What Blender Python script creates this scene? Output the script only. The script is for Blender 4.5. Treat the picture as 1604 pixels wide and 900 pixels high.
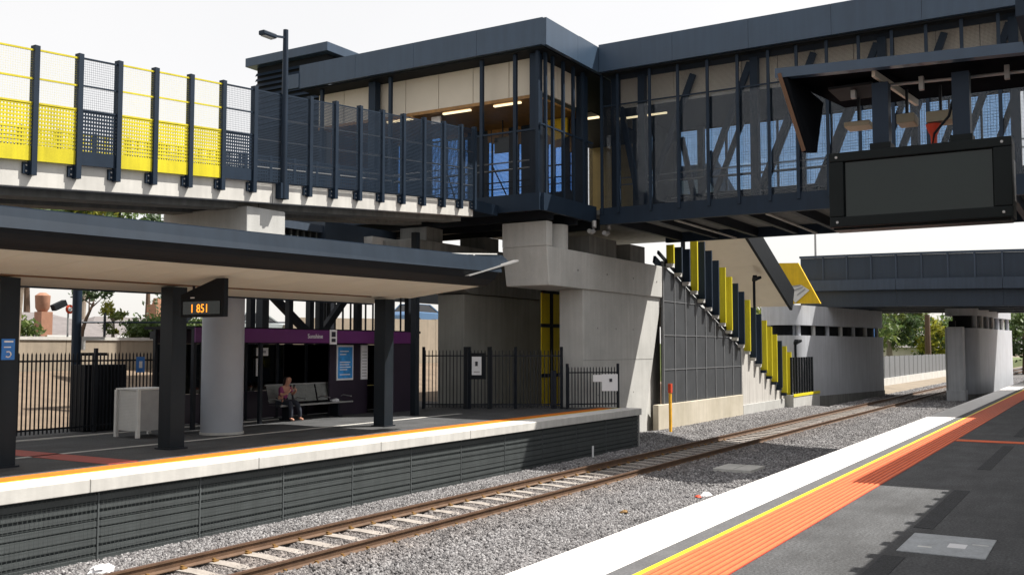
import bpy, math, random
import numpy as np
from mathutils import Vector, Matrix, Quaternion
random.seed(7); RNG = np.random.default_rng(11)
S = bpy.context.scene
COL = S.collection
for o in list(bpy.data.objects): bpy.data.objects.remove(o)

# ------------------------------------------------------------------ camera
cam_d = bpy.data.cameras.new('camera'); cam = bpy.data.objects.new('camera', cam_d); COL.objects.link(cam)
cam_d.sensor_width = 36.0; cam_d.lens = 36.0*1540/1604; cam_d.clip_start = .1; cam_d.clip_end = 3000
YAW, PITCH = math.radians(31.297), math.radians(3.53)
cam.location = (0, 0, 2.15)
fw = Vector((math.cos(YAW)*math.cos(PITCH), math.sin(YAW)*math.cos(PITCH), math.sin(PITCH)))
cam.rotation_euler = fw.to_track_quat('-Z', 'Y').to_euler()
S.camera = cam
# ------------------------------------------------------------------ world, sun, exposure
SUNV = Vector((.5, -.5, 1.0)).normalized()
W = bpy.data.worlds.new('World'); S.world = W; W.use_nodes = True
nt = W.node_tree; nt.nodes.clear()
sky = nt.nodes.new('ShaderNodeTexSky'); sky.sky_type = 'NISHITA'; sky.sun_disc = False
sky.sun_elevation = math.asin(SUNV.z); sky.sun_rotation = math.radians(135)
sky.air_density = 1.0; sky.dust_density = 3.0; sky.ozone_density = 1.0
tc = nt.nodes.new('ShaderNodeTexCoord')
nz = nt.nodes.new('ShaderNodeTexNoise'); nz.inputs['Scale'].default_value = 2.2; nz.inputs['Detail'].default_value = 6
nt.links.new(tc.outputs['Generated'], nz.inputs['Vector'])
cr = nt.nodes.new('ShaderNodeValToRGB')                     # thin bright cloud cover over the whole sky
cr.color_ramp.elements[0].position = .25; cr.color_ramp.elements[0].color = (6.3, 6.1, 5.85, 1)
cr.color_ramp.elements[1].position = .75; cr.color_ramp.elements[1].color = (6.8, 6.55, 6.25, 1)
nt.links.new(nz.outputs['Fac'], cr.inputs['Fac'])
mx = nt.nodes.new('ShaderNodeMix'); mx.data_type = 'RGBA'; mx.inputs['Factor'].default_value = .78
nt.links.new(sky.outputs['Color'], mx.inputs['A']); nt.links.new(cr.outputs['Color'], mx.inputs['B'])
bg = nt.nodes.new('ShaderNodeBackground'); bg.inputs['Strength'].default_value = .10
nt.links.new(mx.outputs['Result'], bg.inputs['Color'])
wo = nt.nodes.new('ShaderNodeOutputWorld'); nt.links.new(bg.outputs['Background'], wo.inputs['Surface'])
sun_d = bpy.data.lights.new('sun', 'SUN'); sun_d.energy = 5.0; sun_d.angle = math.radians(.53); sun_d.color = (1, .95, .87)
sun = bpy.data.objects.new('sun', sun_d); COL.objects.link(sun); sun.location = (20, -30, 60)
sun.rotation_euler = SUNV.to_track_quat('Z', 'Y').to_euler()
S.view_settings.view_transform = 'Standard'; S.view_settings.look = 'None'
S.view_settings.exposure = .8; S.view_settings.gamma = 1.0; S.view_settings.use_curve_mapping = False
S.render.engine = 'CYCLES'
S.cycles.max_bounces = 8; S.cycles.transparent_max_bounces = 24

# ------------------------------------------------------------------ materials
MATS = {}
def pmat(name, col, rough=.6, metal=0., var=.12, scale=1.5, bump=0., bscale=30., streak=0., spec=.4, col2=None, fine=0., stain=0.):
    m = bpy.data.materials.new(name); m.use_nodes = True; t = m.node_tree; n = t.nodes; l = t.links
    b = n['Principled BSDF']; b.inputs['Roughness'].default_value = rough; b.inputs['Metallic'].default_value = metal
    b.inputs['Specular IOR Level'].default_value = spec
    g = n.new('ShaderNodeNewGeometry')
    a = n.new('ShaderNodeTexNoise'); a.inputs['Scale'].default_value = scale; a.inputs['Detail'].default_value = 7; a.inputs['Roughness'].default_value = .62
    l.new(g.outputs['Position'], a.inputs['Vector'])
    r = n.new('ShaderNodeValToRGB'); r.color_ramp.elements[0].position = .3; r.color_ramp.elements[1].position = .72
    c2 = col2 or tuple(min(1, c*(1+var)) for c in col)
    r.color_ramp.elements[0].color = tuple(c*(1-var) for c in col)+(1,); r.color_ramp.elements[1].color = tuple(c2)+(1,)
    l.new(a.outputs['Fac'], r.inputs['Fac']); out = r.outputs['Color']
    def mult(out, fac_socket, lo, hi):
        mr = n.new('ShaderNodeMapRange'); mr.inputs[1].default_value = .35; mr.inputs[2].default_value = .7
        mr.inputs[3].default_value = lo; mr.inputs[4].default_value = hi; l.new(fac_socket, mr.inputs[0])
        q = n.new('ShaderNodeMix'); q.data_type = 'RGBA'; q.blend_type = 'MULTIPLY'; q.inputs['Factor'].default_value = 1
        l.new(out, q.inputs['A']); l.new(mr.outputs[0], q.inputs['B']); return q.outputs['Result']
    if streak:                                   # rain streaks running down
        mp = n.new('ShaderNodeMapping'); mp.inputs['Scale'].default_value = (3.5, 3.5, .22); l.new(g.outputs['Position'], mp.inputs['Vector'])
        s = n.new('ShaderNodeTexNoise'); s.inputs['Scale'].default_value = 1.6; s.inputs['Detail'].default_value = 5; l.new(mp.outputs[0], s.inputs['Vector'])
        out = mult(out, s.outputs['Fac'], 1-streak, 1+streak*.3)
    if stain:                                    # long scuffs, spills and gum spots
        mp = n.new('ShaderNodeMapping'); mp.inputs['Scale'].default_value = (.35, 1.6, 1); l.new(g.outputs['Position'], mp.inputs['Vector'])
        s = n.new('ShaderNodeTexNoise'); s.inputs['Scale'].default_value = 1.7; s.inputs['Detail'].default_value = 8; s.inputs['Roughness'].default_value = .7; l.new(mp.outputs[0], s.inputs['Vector'])
        out = mult(out, s.outputs['Fac'], 1-stain, 1+stain)
        v = n.new('ShaderNodeTexVoronoi'); v.inputs['Scale'].default_value = 2.3; l.new(g.outputs['Position'], v.inputs['Vector'])
        lt = n.new('ShaderNodeMath'); lt.operation = 'LESS_THAN'; lt.inputs[1].default_value = .05; l.new(v.outputs['Distance'], lt.inputs[0])
        q = n.new('ShaderNodeMix'); q.data_type = 'RGBA'; q.inputs['B'].default_value = (.035, .035, .035, 1); l.new(lt.outputs[0], q.inputs['Factor']); l.new(out, q.inputs['A']); out = q.outputs['Result']
    if fine:
        s = n.new('ShaderNodeTexNoise'); s.inputs['Scale'].default_value = 34; s.inputs['Detail'].default_value = 4; l.new(g.outputs['Position'], s.inputs['Vector'])
        out = mult(out, s.outputs['Fac'], 1-fine, 1+fine)
    l.new(out, b.inputs['Base Color'])
    ra = n.new('ShaderNodeMapRange'); ra.inputs[3].default_value = max(0, rough-.1); ra.inputs[4].default_value = min(1, rough+.1)
    l.new(a.outputs['Fac'], ra.inputs[0]); l.new(ra.outputs[0], b.inputs['Roughness'])
    if bump:
        s = n.new('ShaderNodeTexNoise'); s.inputs['Scale'].default_value = bscale; s.inputs['Detail'].default_value = 4; l.new(g.outputs['Position'], s.inputs['Vector'])
        bp = n.new('ShaderNodeBump'); bp.inputs['Strength'].default_value = bump; bp.inputs['Distance'].default_value = .02
        l.new(s.outputs['Fac'], bp.inputs['Height']); l.new(bp.outputs[0], b.inputs['Normal'])
    MATS[name] = m; return m
def glass(name, tint, refl=.08, rough=.03):
    m = bpy.data.materials.new(name); m.use_nodes = True; t = m.node_tree; n = t.nodes; l = t.links; n.clear()
    o = n.new('ShaderNodeOutputMaterial'); tr = n.new('ShaderNodeBsdfTransparent'); gl = n.new('ShaderNodeBsdfGlossy')
    gl.inputs['Roughness'].default_value = rough; tr.inputs['Color'].default_value = tint+(1,)
    fr = n.new('ShaderNodeFresnel'); fr.inputs['IOR'].default_value = 1.45
    ad = n.new('ShaderNodeMath'); ad.operation = 'ADD'; ad.inputs[1].default_value = refl-.04; l.new(fr.outputs[0], ad.inputs[0])
    mi = n.new('ShaderNodeMixShader'); l.new(ad.outputs[0], mi.inputs[0]); l.new(tr.outputs[0], mi.inputs[1]); l.new(gl.outputs[0], mi.inputs[2])
    l.new(mi.outputs[0], o.inputs['Surface']); MATS[name] = m; return m
def emis(name, col, st):
    m = bpy.data.materials.new(name); m.use_nodes = True; b = m.node_tree.nodes['Principled BSDF']
    b.inputs['Base Color'].default_value = col+(1,); b.inputs['Emission Color'].default_value = col+(1,); b.inputs['Emission Strength'].default_value = st
    MATS[name] = m; return m
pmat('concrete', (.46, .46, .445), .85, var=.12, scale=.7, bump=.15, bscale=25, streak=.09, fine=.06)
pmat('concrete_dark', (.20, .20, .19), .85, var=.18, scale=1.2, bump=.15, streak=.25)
pmat('concrete_pale', (.52, .51, .485), .85, var=.14, scale=1.0, bump=.1, streak=.10)
pmat('concrete_stain', (.50, .45, .35), .85, var=.14, scale=.6, bump=.1, streak=.08, col2=(.58, .53, .44))
pmat('column_paint', (.30, .325, .37), .55, var=.05, scale=1.5)
pmat('navy', (.012, .0225, .040), .5, var=.12, scale=1.2, streak=.10, spec=.18)
pmat('post_dark', (.011, .016, .022), .5, var=.15, scale=1.2, streak=.15, spec=.2)
pmat('concrete_shaded', (.27, .27, .25), .85, var=.14, scale=.7, bump=.15, bscale=25, streak=.12)  # concrete darkened for the rear pier: its shade is put into the colour
pmat('canopy_fascia', (.017, .027, .042), .5, var=.10, scale=.8, streak=.12, spec=.2)
pmat('navy_fascia', (.034, .060, .100), .38, var=.10, scale=.8, streak=.12)
pmat('near_black', (.010, .012, .015), .65, var=.2, scale=3, spec=.12)
pmat('matte_black', (.008, .009, .011), .95, var=.2, scale=3, spec=0)
pmat('black_steel', (.012, .015, .021), .5, var=.2, scale=4, spec=.2)
pmat('yellow', (.55, .475, .005), .55, var=.12, scale=1.1, streak=.18, fine=.05)
pmat('yellow_bright', (.80, .60, .01), .5, var=.08, scale=2, streak=.1)
pmat('yellow_amber', (.66, .43, .01), .5, var=.1, scale=2, streak=.12)
pmat('white_paint', (.74, .72, .70), .7, var=.10, scale=1.6, bump=.08, fine=.08)
pmat('line_yellow', (.75, .62, .015), .6, var=.08, scale=6, fine=.08)
pmat('tactile_red', (.34, .030, .010), .6, var=.10, scale=3, fine=.08)
pmat('tactile_rib', (.70, .15, .05), .6, var=.08, scale=3, fine=.08)
pmat('tactile_orange', (.66, .20, .015), .6, var=.12, scale=2, fine=.1)
pmat('asphalt', (.066, .068, .072), .85, var=.35, scale=1.1, bump=.5, bscale=70, fine=.42, stain=.22)
pmat('asphalt_patch', (.034, .036, .040), .9, var=.3, scale=3, bump=.6, bscale=90, fine=.4)
pmat('asphalt_light', (.10, .10, .105), .85, var=.2, scale=2, bump=.3, bscale=120, fine=.2)
pmat('pit_steel', (.36, .38, .40), .55, .3, var=.15, scale=5, bump=.2, bscale=90, fine=.12)
pmat('rail_rust', (.105, .060, .035), .7, var=.25, scale=5, bump=.2, bscale=60)
pmat('rail_top', (.19, .115, .085), .42, .6, var=.15, scale=4)
pmat('rail_clip', (.20, .11, .03), .7, var=.3, scale=8)
pmat('sleeper', (.31, .28, .255), .9, var=.2, scale=4, bump=.3, fine=.12)
pmat('ballast_base', (.11, .105, .105), .95, var=.3, scale=30, bump=.6, bscale=60, fine=.3)
pmat('dirt', (.20, .165, .125), .95, var=.25, scale=.6, bump=.4, bscale=15)
pmat('mulch', (.17, .125, .088), .95, var=.28, scale=1.3, bump=.5, bscale=18, fine=.2)
pmat('grass', (.10, .13, .045), .95, var=.35, scale=1.2, bump=.5, bscale=20)
pmat('soffit', (.50, .495, .43), .7, var=.06, scale=1.2)
pmat('soffit_dim', (.30, .27, .20), .7, var=.06)
pmat('beige_panel', (.56, .51, .43), .6, var=.05, scale=1.0)
pmat('timber', (.30, .155, .045), .5, var=.2, scale=1.6, streak=.2)
pmat('timber_dark', (.12, .055, .022), .5, var=.2, scale=1.6, streak=.2)
pmat('timber_light', (.62, .44, .16), .5, var=.12, scale=1.6, streak=.1)
pmat('pier_paint', (.46, .48, .52), .6, var=.08, scale=.8, streak=.12)
pmat('white_metal', (.62, .62, .60), .5, var=.06, scale=4)
pmat('grey_metal', (.33, .33, .33), .45, .4, var=.1, scale=4)
pmat('bench_steel', (.24, .25, .24), .45, .4, var=.12, scale=5)
pmat('slat_grey', (.075, .085, .088), .6, var=.15, scale=2.0, streak=.15)
pmat('face_dark', (.032, .039, .042), .8, var=.2, scale=2)
pmat('wire', (.07, .08, .08), .5, .3, var=.1)
pmat('shelter_dark', (.027, .020, .033), .35, var=.15, scale=2)
pmat('purple', (.105, .018, .115), .45, var=.08, scale=2)
pmat('sign_white', (.72, .72, .74), .5, var=.03)
pmat('sign_blue', (.03, .17, .52), .4, var=.05)
pmat('poster_blue', (.04, .26, .62), .4, var=.35, scale=5)
pmat('sign_ink', (.02, .02, .03), .5, var=.05)
pmat('screen', (.004, .010, .009), .06, var=.2, scale=2, spec=.35)
pmat('screen_frame', (.007, .010, .011), .5, var=.2, scale=3, spec=.12)
pmat('red_paint', (.55, .05, .02), .45, var=.08)
pmat('marker_yellow', (.66, .34, .015), .6, var=.15, scale=6)
pmat('marker_red', (.50, .05, .015), .6, var=.1)
pmat('wall_mesh', (.050, .054, .060), .55, var=.15, scale=1.4, streak=.12)
pmat('wall_frame', (.17, .175, .185), .55, var=.1)
pmat('stair_white', (.55, .53, .50), .6, var=.06, scale=1, streak=.15)
pmat('bridge_blue', (.045, .065, .098), .6, var=.12, scale=.7, streak=.15)
pmat('bridge_panel', (.026, .040, .062), .5, var=.1, scale=.7, streak=.1)
pmat('retaining', (.30, .255, .20), .9, var=.15, scale=.8, bump=.25, bscale=12, streak=.15)
pmat('brick_house', (.38, .18, .11), .9, var=.15, scale=3, bump=.2)
pmat('render_house', (.55, .50, .43), .9, var=.08)
pmat('roof_tile', (.16, .145, .145), .8, var=.2, scale=2.5, bump=.4, bscale=12)
pmat('terracotta', (.30, .15, .095), .8, var=.15, scale=5)
pmat('bark', (.22, .18, .145), .9, var=.25, scale=6, bump=.5, bscale=20)
pmat('bark_dark', (.10, .062, .042), .9, var=.25, scale=6, bump=.5, bscale=20)
pmat('car_silver', (.50, .55, .58), .25, .5, var=.03)
pmat('car_blue', (.12, .22, .38), .25, .4, var=.03)
pmat('rubber', (.02, .02, .02), .8, var=.2)
pmat('skin', (.50, .26, .18), .55, var=.05)
pmat('hair', (.018, .012, .011), .5, var=.3, scale=12)
pmat('cloth_pink', (.24, .04, .13), .8, var=.15, scale=8)
pmat('cloth_dark', (.025, .030, .045), .85, var=.2, scale=8)
pmat('black_plastic', (.01, .01, .012), .35, var=.1)
for nm, c in (('leaf_a', (.075, .115, .032)), ('leaf_b', (.12, .15, .04)), ('leaf_c', (.045, .075, .028)), ('leaf_y', (.24, .24, .03))):
    m = pmat(nm, c, .6, var=.35, scale=.9)
    t = m.node_tree; b = t.nodes['Principled BSDF']; o = t.nodes['Material Output']
    tl = t.nodes.new('ShaderNodeBsdfTranslucent'); tl.inputs['Color'].default_value = tuple(min(1, x*1.6) for x in c)+(1,)
    ms = t.nodes.new('ShaderNodeMixShader'); ms.inputs[0].default_value = .3
    t.links.new(b.outputs[0], ms.inputs[1]); t.links.new(tl.outputs[0], ms.inputs[2]); t.links.new(ms.outputs[0], o.inputs['Surface'])
glass('glass_blue', (.36, .60, .95), .10)
glass('glass_pale', (.60, .77, .96), .10)
glass('glass_clear', (.86, .88, .90), .06)
glass('glass_dark', (.10, .115, .12), .10)
glass('glass_grey', (.46, .48, .50), .06)
emis('tube_light', (1.0, .82, .50), .9)
emis('led_orange', (1.0, .30, .02), 1.1)
def stone_mat():
    m = bpy.data.materials.new('ballast_stone'); m.use_nodes = True; t = m.node_tree; n = t.nodes; l = t.links; b = n['Principled BSDF']
    b.inputs['Roughness'].default_value = .9
    oi = n.new('ShaderNodeObjectInfo'); r = n.new('ShaderNodeValToRGB')
    e = r.color_ramp.elements; e[0].position = 0; e[0].color = (.095, .093, .098, 1); e[1].position = 1; e[1].color = (.36, .355, .36, 1)
    k = e.new(.45); k.color = (.17, .162, .165, 1); k = e.new(.8); k.color = (.26, .255, .26, 1)
    l.new(oi.outputs['Random'], r.inputs['Fac'])
    g = n.new('ShaderNodeNewGeometry'); nz = n.new('ShaderNodeTexNoise'); nz.inputs['Scale'].default_value = .8; nz.inputs['Detail'].default_value = 4; l.new(g.outputs['Position'], nz.inputs['Vector'])
    sx = n.new('ShaderNodeSeparateXYZ'); l.new(g.outputs['Position'], sx.inputs[0])
    da = n.new('ShaderNodeMath'); da.operation = 'SUBTRACT'; da.inputs[1].default_value = 11.72; l.new(sx.outputs['Y'], da.inputs[0])
    ab = n.new('ShaderNodeMath'); ab.operation = 'ABSOLUTE'; l.new(da.outputs[0], ab.inputs[0])
    mr = n.new('ShaderNodeMapRange'); mr.inputs[1].default_value = 1.9; mr.inputs[2].default_value = .7; mr.inputs[3].default_value = 0; mr.inputs[4].default_value = .75; l.new(ab.outputs[0], mr.inputs[0])
    mu = n.new('ShaderNodeMath'); mu.operation = 'MULTIPLY'; l.new(mr.outputs[0], mu.inputs[0]); l.new(nz.outputs['Fac'], mu.inputs[1])
    q = n.new('ShaderNodeMix'); q.data_type = 'RGBA'; q.blend_type = 'MULTIPLY'; q.inputs['B'].default_value = (.62, .46, .34, 1); l.new(mu.outputs[0], q.inputs['Factor']); l.new(r.outputs['Color'], q.inputs['A'])
    m2 = n.new('ShaderNodeMapRange'); m2.inputs[1].default_value = .3; m2.inputs[2].default_value = .7; m2.inputs[3].default_value = .78; m2.inputs[4].default_value = 1.12; l.new(nz.outputs['Fac'], m2.inputs[0])
    q2 = n.new('ShaderNodeMix'); q2.data_type = 'RGBA'; q2.blend_type = 'MULTIPLY'; q2.inputs['Factor'].default_value = 1; l.new(q.outputs['Result'], q2.inputs['A']); l.new(m2.outputs[0], q2.inputs['B'])
    l.new(q2.outputs['Result'], b.inputs['Base Color']); MATS['ballast_stone'] = m
stone_mat()

# ------------------------------------------------------------------ helpers
def wloc(o):
    v = Vector((0, 0, 0))
    while o is not None: v = v+o.location; o = o.parent
    return v
def tag(o, label=None, cat=None, group=None, kind=None):
    if label: o['label'] = label
    if cat: o['category'] = cat
    if group: o['group'] = group
    if kind: o['kind'] = kind
    return o
def thing(name, label, cat, loc=(0, 0, 0), group=None, rz=0):
    o = bpy.data.objects.new(name, None); COL.objects.link(o); o.location = loc; o.rotation_euler = (0, 0, rz); o.empty_display_size = .2
    return tag(o, label, cat, group)
def mobj(name, me, mat, parent=None):
    o = bpy.data.objects.new(name, me); COL.objects.link(o)
    if mat is not None and not me.materials: me.materials.append(MATS[mat])
    if parent is not None: o.parent = parent
    return o
class MB:
    """collects shapes given in world coordinates; build() links them as one mesh"""
    def __init__(s): s.v = []; s.f = []
    def add(s, vs, fs):
        b = len(s.v); s.v += [tuple(map(float, p)) for p in vs]; s.f += [tuple(b+i for i in f) for f in fs]; return s
    def box(s, x0, x1, y0, y1, z0, z1):
        return s.add([(x0,y0,z0),(x1,y0,z0),(x1,y1,z0),(x0,y1,z0),(x0,y0,z1),(x1,y0,z1),(x1,y1,z1),(x0,y1,z1)],
                     [(3,2,1,0),(4,5,6,7),(0,1,5,4),(1,2,6,5),(2,3,7,6),(3,0,4,7)])
    def hexa(s, bot, top):
        n = len(bot); return s.add(list(bot)+list(top), [tuple(range(n))[::-1], tuple(range(n, 2*n))]+[(i, (i+1) % n, n+(i+1) % n, n+i) for i in range(n)])
    def prism(s, poly, axis, a, b):            # 2-D outline swept along an axis
        f = {'x': lambda p, t: (t, p[0], p[1]), 'y': lambda p, t: (p[0], t, p[1]), 'z': lambda p, t: (p[0], p[1], t)}[axis]
        return s.hexa([f(p, a) for p in poly], [f(p, b) for p in poly])
    def bar(s, p, q, w, h=None, up=(0, 0, 1)):
        p = Vector(p); q = Vector(q); h = h or w; d = (q-p).normalized(); u = Vector(up)
        if abs(d.dot(u)) > .98: u = Vector((0, 1, 0))
        r = d.cross(u).normalized(); u = r.cross(d)
        c = [(-w/2, -h/2), (w/2, -h/2), (w/2, h/2), (-w/2, h/2)]
        return s.hexa([p+r*a+u*b for a, b in c], [q+r*a+u*b for a, b in c])
    def tube(s, pts, rad, n=10):
        pts = [Vector(p) for p in pts]; rs = rad if isinstance(rad, (list, tuple)) else [rad]*len(pts); b = len(s.v)
        for i, p in enumerate(pts):
            d = (pts[min(i+1, len(pts)-1)]-pts[max(i-1, 0)]).normalized(); u = Vector((0, 0, 1)) if abs(d.z) < .9 else Vector((1, 0, 0))
            r = d.cross(u).normalized(); u = r.cross(d)
            for k in range(n):
                a = 2*math.pi*k/n; s.v.append(tuple(p+r*math.cos(a)*rs[i]+u*math.sin(a)*rs[i]))
        for i in range(len(pts)-1):
            for k in range(n): s.f.append((b+i*n+k, b+i*n+(k+1) % n, b+(i+1)*n+(k+1) % n, b+(i+1)*n+k))
        s.f.append(tuple(b+k for k in range(n))[::-1]); s.f.append(tuple(b+(len(pts)-1)*n+k for k in range(n))); return s
    def grid(s, O, U, V, nu, nv, cu, cv):      # woven sheet: nu strips across, nv strips up, cu / cv the covered share
        O = Vector(O); U = Vector(U); V = Vector(V); N = U.cross(V).normalized()*.004
        for i in range(nu):
            a = O+U*((i+.5-cu/2)/nu); c = U*(cu/nu); s.add([a, a+c, a+c+V, a+V], [(0, 1, 2, 3)])
        for j in range(nv):
            a = O+V*((j+.5-cv/2)/nv)+N; c = V*(cv/nv); s.add([a, a+U, a+U+c, a+c], [(0, 1, 2, 3)])
        return s
    def build(s, name, mat, parent=None, smooth=False, bevel=0, label=None):
        off = wloc(parent) if parent is not None else Vector((0, 0, 0))
        me = bpy.data.meshes.new(name); me.from_pydata([(x-off.x, y-off.y, z-off.z) for x, y, z in s.v], [], s.f); me.validate(); me.update()
        o = mobj(name, me, mat, parent)
        if smooth:
            me.polygons.foreach_set('use_smooth', [True]*len(me.polygons))
            try: me.set_sharp_from_angle(angle=math.radians(40))
            except Exception: pass
        if bevel:
            b = o.modifiers.new('bevel', 'BEVEL'); b.width = bevel; b.segments = 2; b.limit_method = 'ANGLE'; b.harden_normals = False
        if label: o['label'] = label
        return o
def B(*a): return MB().box(*a)
def copies(name, me, mat, parent, locs):
    off = wloc(parent)
    for p in locs:
        o = mobj(name, me, mat, parent); o.location = Vector(p)-off
def mesh_of(mb, name):
    me = bpy.data.meshes.new(name); me.from_pydata(mb.v, [], mb.f); me.validate(); me.update(); return me
def text(name, body, size, origin, xdir, mat, parent, up=(0, 0, 1), ext=.004, align='LEFT'):
    c = bpy.data.curves.new(name, 'FONT'); c.body = body; c.size = size; c.extrude = ext; c.align_x = align; c.resolution_u = 3
    t = bpy.data.objects.new(name, c); COL.objects.link(t); bpy.context.view_layer.update()
    me = bpy.data.meshes.new_from_object(t.evaluated_get(bpy.context.evaluated_depsgraph_get())); bpy.data.objects.remove(t); bpy.data.curves.remove(c)
    X = Vector(xdir).normalized(); Y = Vector(up); Z = X.cross(Y); M = Matrix((X, Y, Z)).transposed().to_4x4(); M.translation = Vector(origin)-wloc(parent)
    me.transform(M); me.materials.clear(); return mobj(name, me, mat, parent)

# ================================================================== SETTING
tag(B(-200, 900, -400, 700, -2.4, -1.9).build('ground', 'dirt'), kind='structure')
# ballast bed : base sheet + real stones
bed = MB()
ys = [4.92, 6.5, 8.5, 9.5, 10.4, 13.0, 13.6, 14.42]; zs = [-1.355, -1.355, -1.355, -1.355, -1.325, -1.325, -1.35, -1.35]
bed.add([(x, y, z) for x in (-12, 260) for y, z in zip(ys, zs)]+[(-12, 4.92, -1.88), (260, 4.92, -1.88), (-12, 14.42, -1.88), (260, 14.42, -1.88)],
        [(i, i+8, i+9, i+1) for i in range(7)]+[(0, 16, 17, 8), (7, 15, 19, 18)])
tag(bed.build('track_bed', 'ballast_base'), kind='structure')
def stones(name, rects, dens, rad, seed, mb=None):
    mb = mb or MB()
    for (x0, x1, y0, y1, z0, z1) in rects: mb.add([(x0, y0, z0), (x1, y0, z0), (x1, y1, z1), (x0, y1, z1)], [(0, 1, 2, 3)])
    o = mb.build(name, 'ballast_stone'); tag(o, kind='stuff')
    t = bpy.data.node_groups.new(name, 'GeometryNodeTree'); t.interface.new_socket('Geometry', in_out='INPUT', socket_type='NodeSocketGeometry'); t.interface.new_socket('Geometry', in_out='OUTPUT', socket_type='NodeSocketGeometry')
    N = t.nodes.new; L = t.links.new; gi = N('NodeGroupInput'); go = N('NodeGroupOutput')
    d = N('GeometryNodeDistributePointsOnFaces'); d.inputs['Density'].default_value = dens; d.inputs['Seed'].default_value = seed; L(gi.outputs[0], d.inputs['Mesh'])
    ic = N('GeometryNodeMeshIcoSphere'); ic.inputs['Radius'].default_value = rad; ic.inputs['Subdivisions'].default_value = 1
    sm = N('GeometryNodeSetMaterial'); sm.inputs['Material'].default_value = MATS['ballast_stone']; L(ic.outputs['Mesh'], sm.inputs['Geometry'])
    ip = N('GeometryNodeInstanceOnPoints'); L(d.outputs['Points'], ip.inputs['Points']); L(sm.outputs[0], ip.inputs['Instance'])
    rr = N('FunctionNodeRandomValue'); rr.data_type = 'FLOAT_VECTOR'; rr.inputs[1].default_value = (6.28, 6.28, 6.28); L(rr.outputs[0], ip.inputs['Rotation'])
    rs = N('FunctionNodeRandomValue'); rs.data_type = 'FLOAT_VECTOR'; rs.inputs[0].default_value = (.55, .55, .5); rs.inputs[1].default_value = (1.5, 1.25, 1.1); rs.inputs['Seed'].default_value = 5; L(rs.outputs[0], ip.inputs['Scale'])
    L(ip.outputs[0], go.inputs[0]); md = o.modifiers.new('stones', 'NODES'); md.node_group = t; return o
stones('ballast_gravel', [(7, 24, 4.95, 9.5, -1.345, -1.345), (7, 24, 9.5, 10.4, -1.345, -1.29), (7, 24, 11.05, 12.4, -1.312, -1.312), (7, 24, 10.4, 10.86, -1.285, -1.255), (7, 24, 12.6, 13.2, -1.255, -1.28), (7, 24, 13.2, 14.4, -1.32, -1.34)], 560, .033, 1)
stones('ballast_gravel', [(24, 60, 4.95, 9.5, -1.345, -1.345), (24, 60, 9.5, 10.4, -1.345, -1.29), (24, 60, 11.05, 12.4, -1.335, -1.335), (24, 60, 10.4, 10.86, -1.285, -1.255), (24, 60, 12.6, 13.2, -1.255, -1.28), (24, 60, 13.2, 14.4, -1.32, -1.34), (32.8, 60, 14.4, 16.2, -1.34, -1.28)], 230, .045, 2)
stones('ballast_gravel', [(60, 130, 5.2, 14.4, -1.33, -1.33)], 70, .075, 3)
# gravel heap beside the far platform end
hp = MB(); hp.tube([(35.6, 15.1, -1.36), (35.6, 15.1, -1.22), (35.6, 15.1, -1.08)], [2.0, 1.2, .25], 18)
stones('gravel_heap', [], 420, .04, 4, hp)

# ------------------------------------------------------------------ near platform
PN = tag(B(-12, 150, -9, 4.18, -1.88, 0).build('platform_near', 'asphalt'), kind='structure')
B(-12, 150, 4.18, 5.0, -.24, .006).build('coping', 'white_paint', PN, bevel=.012)
B(-12, 150, 4.182, 4.86, -1.88, -.242).build('platform_wall', 'concrete_dark', PN)
B(-12, 150, 3.955, 4.178, .0, .004).build('edge_strip', 'asphalt_light', PN)
B(-12, 150, 3.885, 3.952, .0, .006).build('safety_line', 'line_yellow', PN)
tac = B(-12, 150, 3.17, 3.88, .0, .006).build('tactile_strip', 'tactile_red', PN)
for i in range(9):
    y = 3.21+i*.0795
    MB().prism([(y-.024, .006), (y+.024, .006), (y+.017, .020), (y-.017, .020)], 'x', -12, 150).build('rib', 'tactile_rib', tac)
cs = B(25.0, 25.45, -3.0, 3.16, .0, .006).build('tactile_strip', 'tactile_red', PN)
for i in range(6):
    x = 25.035+i*.076; B(x-.02, x+.02, -3, 3.15, .006, .012).build('rib', 'tactile_rib', cs)
for x0, x1 in ((6.0, 10.9), (12.75, 16.4), (19.4, 24.3), (27, 33)):
    B(x0, x1, 1.88, 2.1, .0, .005).build('asphalt_patch', 'asphalt_patch', PN)
pit = thing('pit_cover', 'pale grey steel pit cover set in the shaded asphalt', 'pit cover', (11.8, 1.6, 0))
B(11.2, 12.35, 1.16, 2.02, -.02, .011).build('lid', 'pit_steel', pit, bevel=.004)
B(11.5, 11.56, 1.72, 1.86, .011, .014).build('lift_slot', 'white_metal', pit)
B(11.62, 11.86, 1.40, 1.58, .011, .015).build('label_plate', 'sign_white', pit)
B(11.9, 11.93, 1.2, 1.36, .011, .014).build('lift_slot', 'white_metal', pit)

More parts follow.
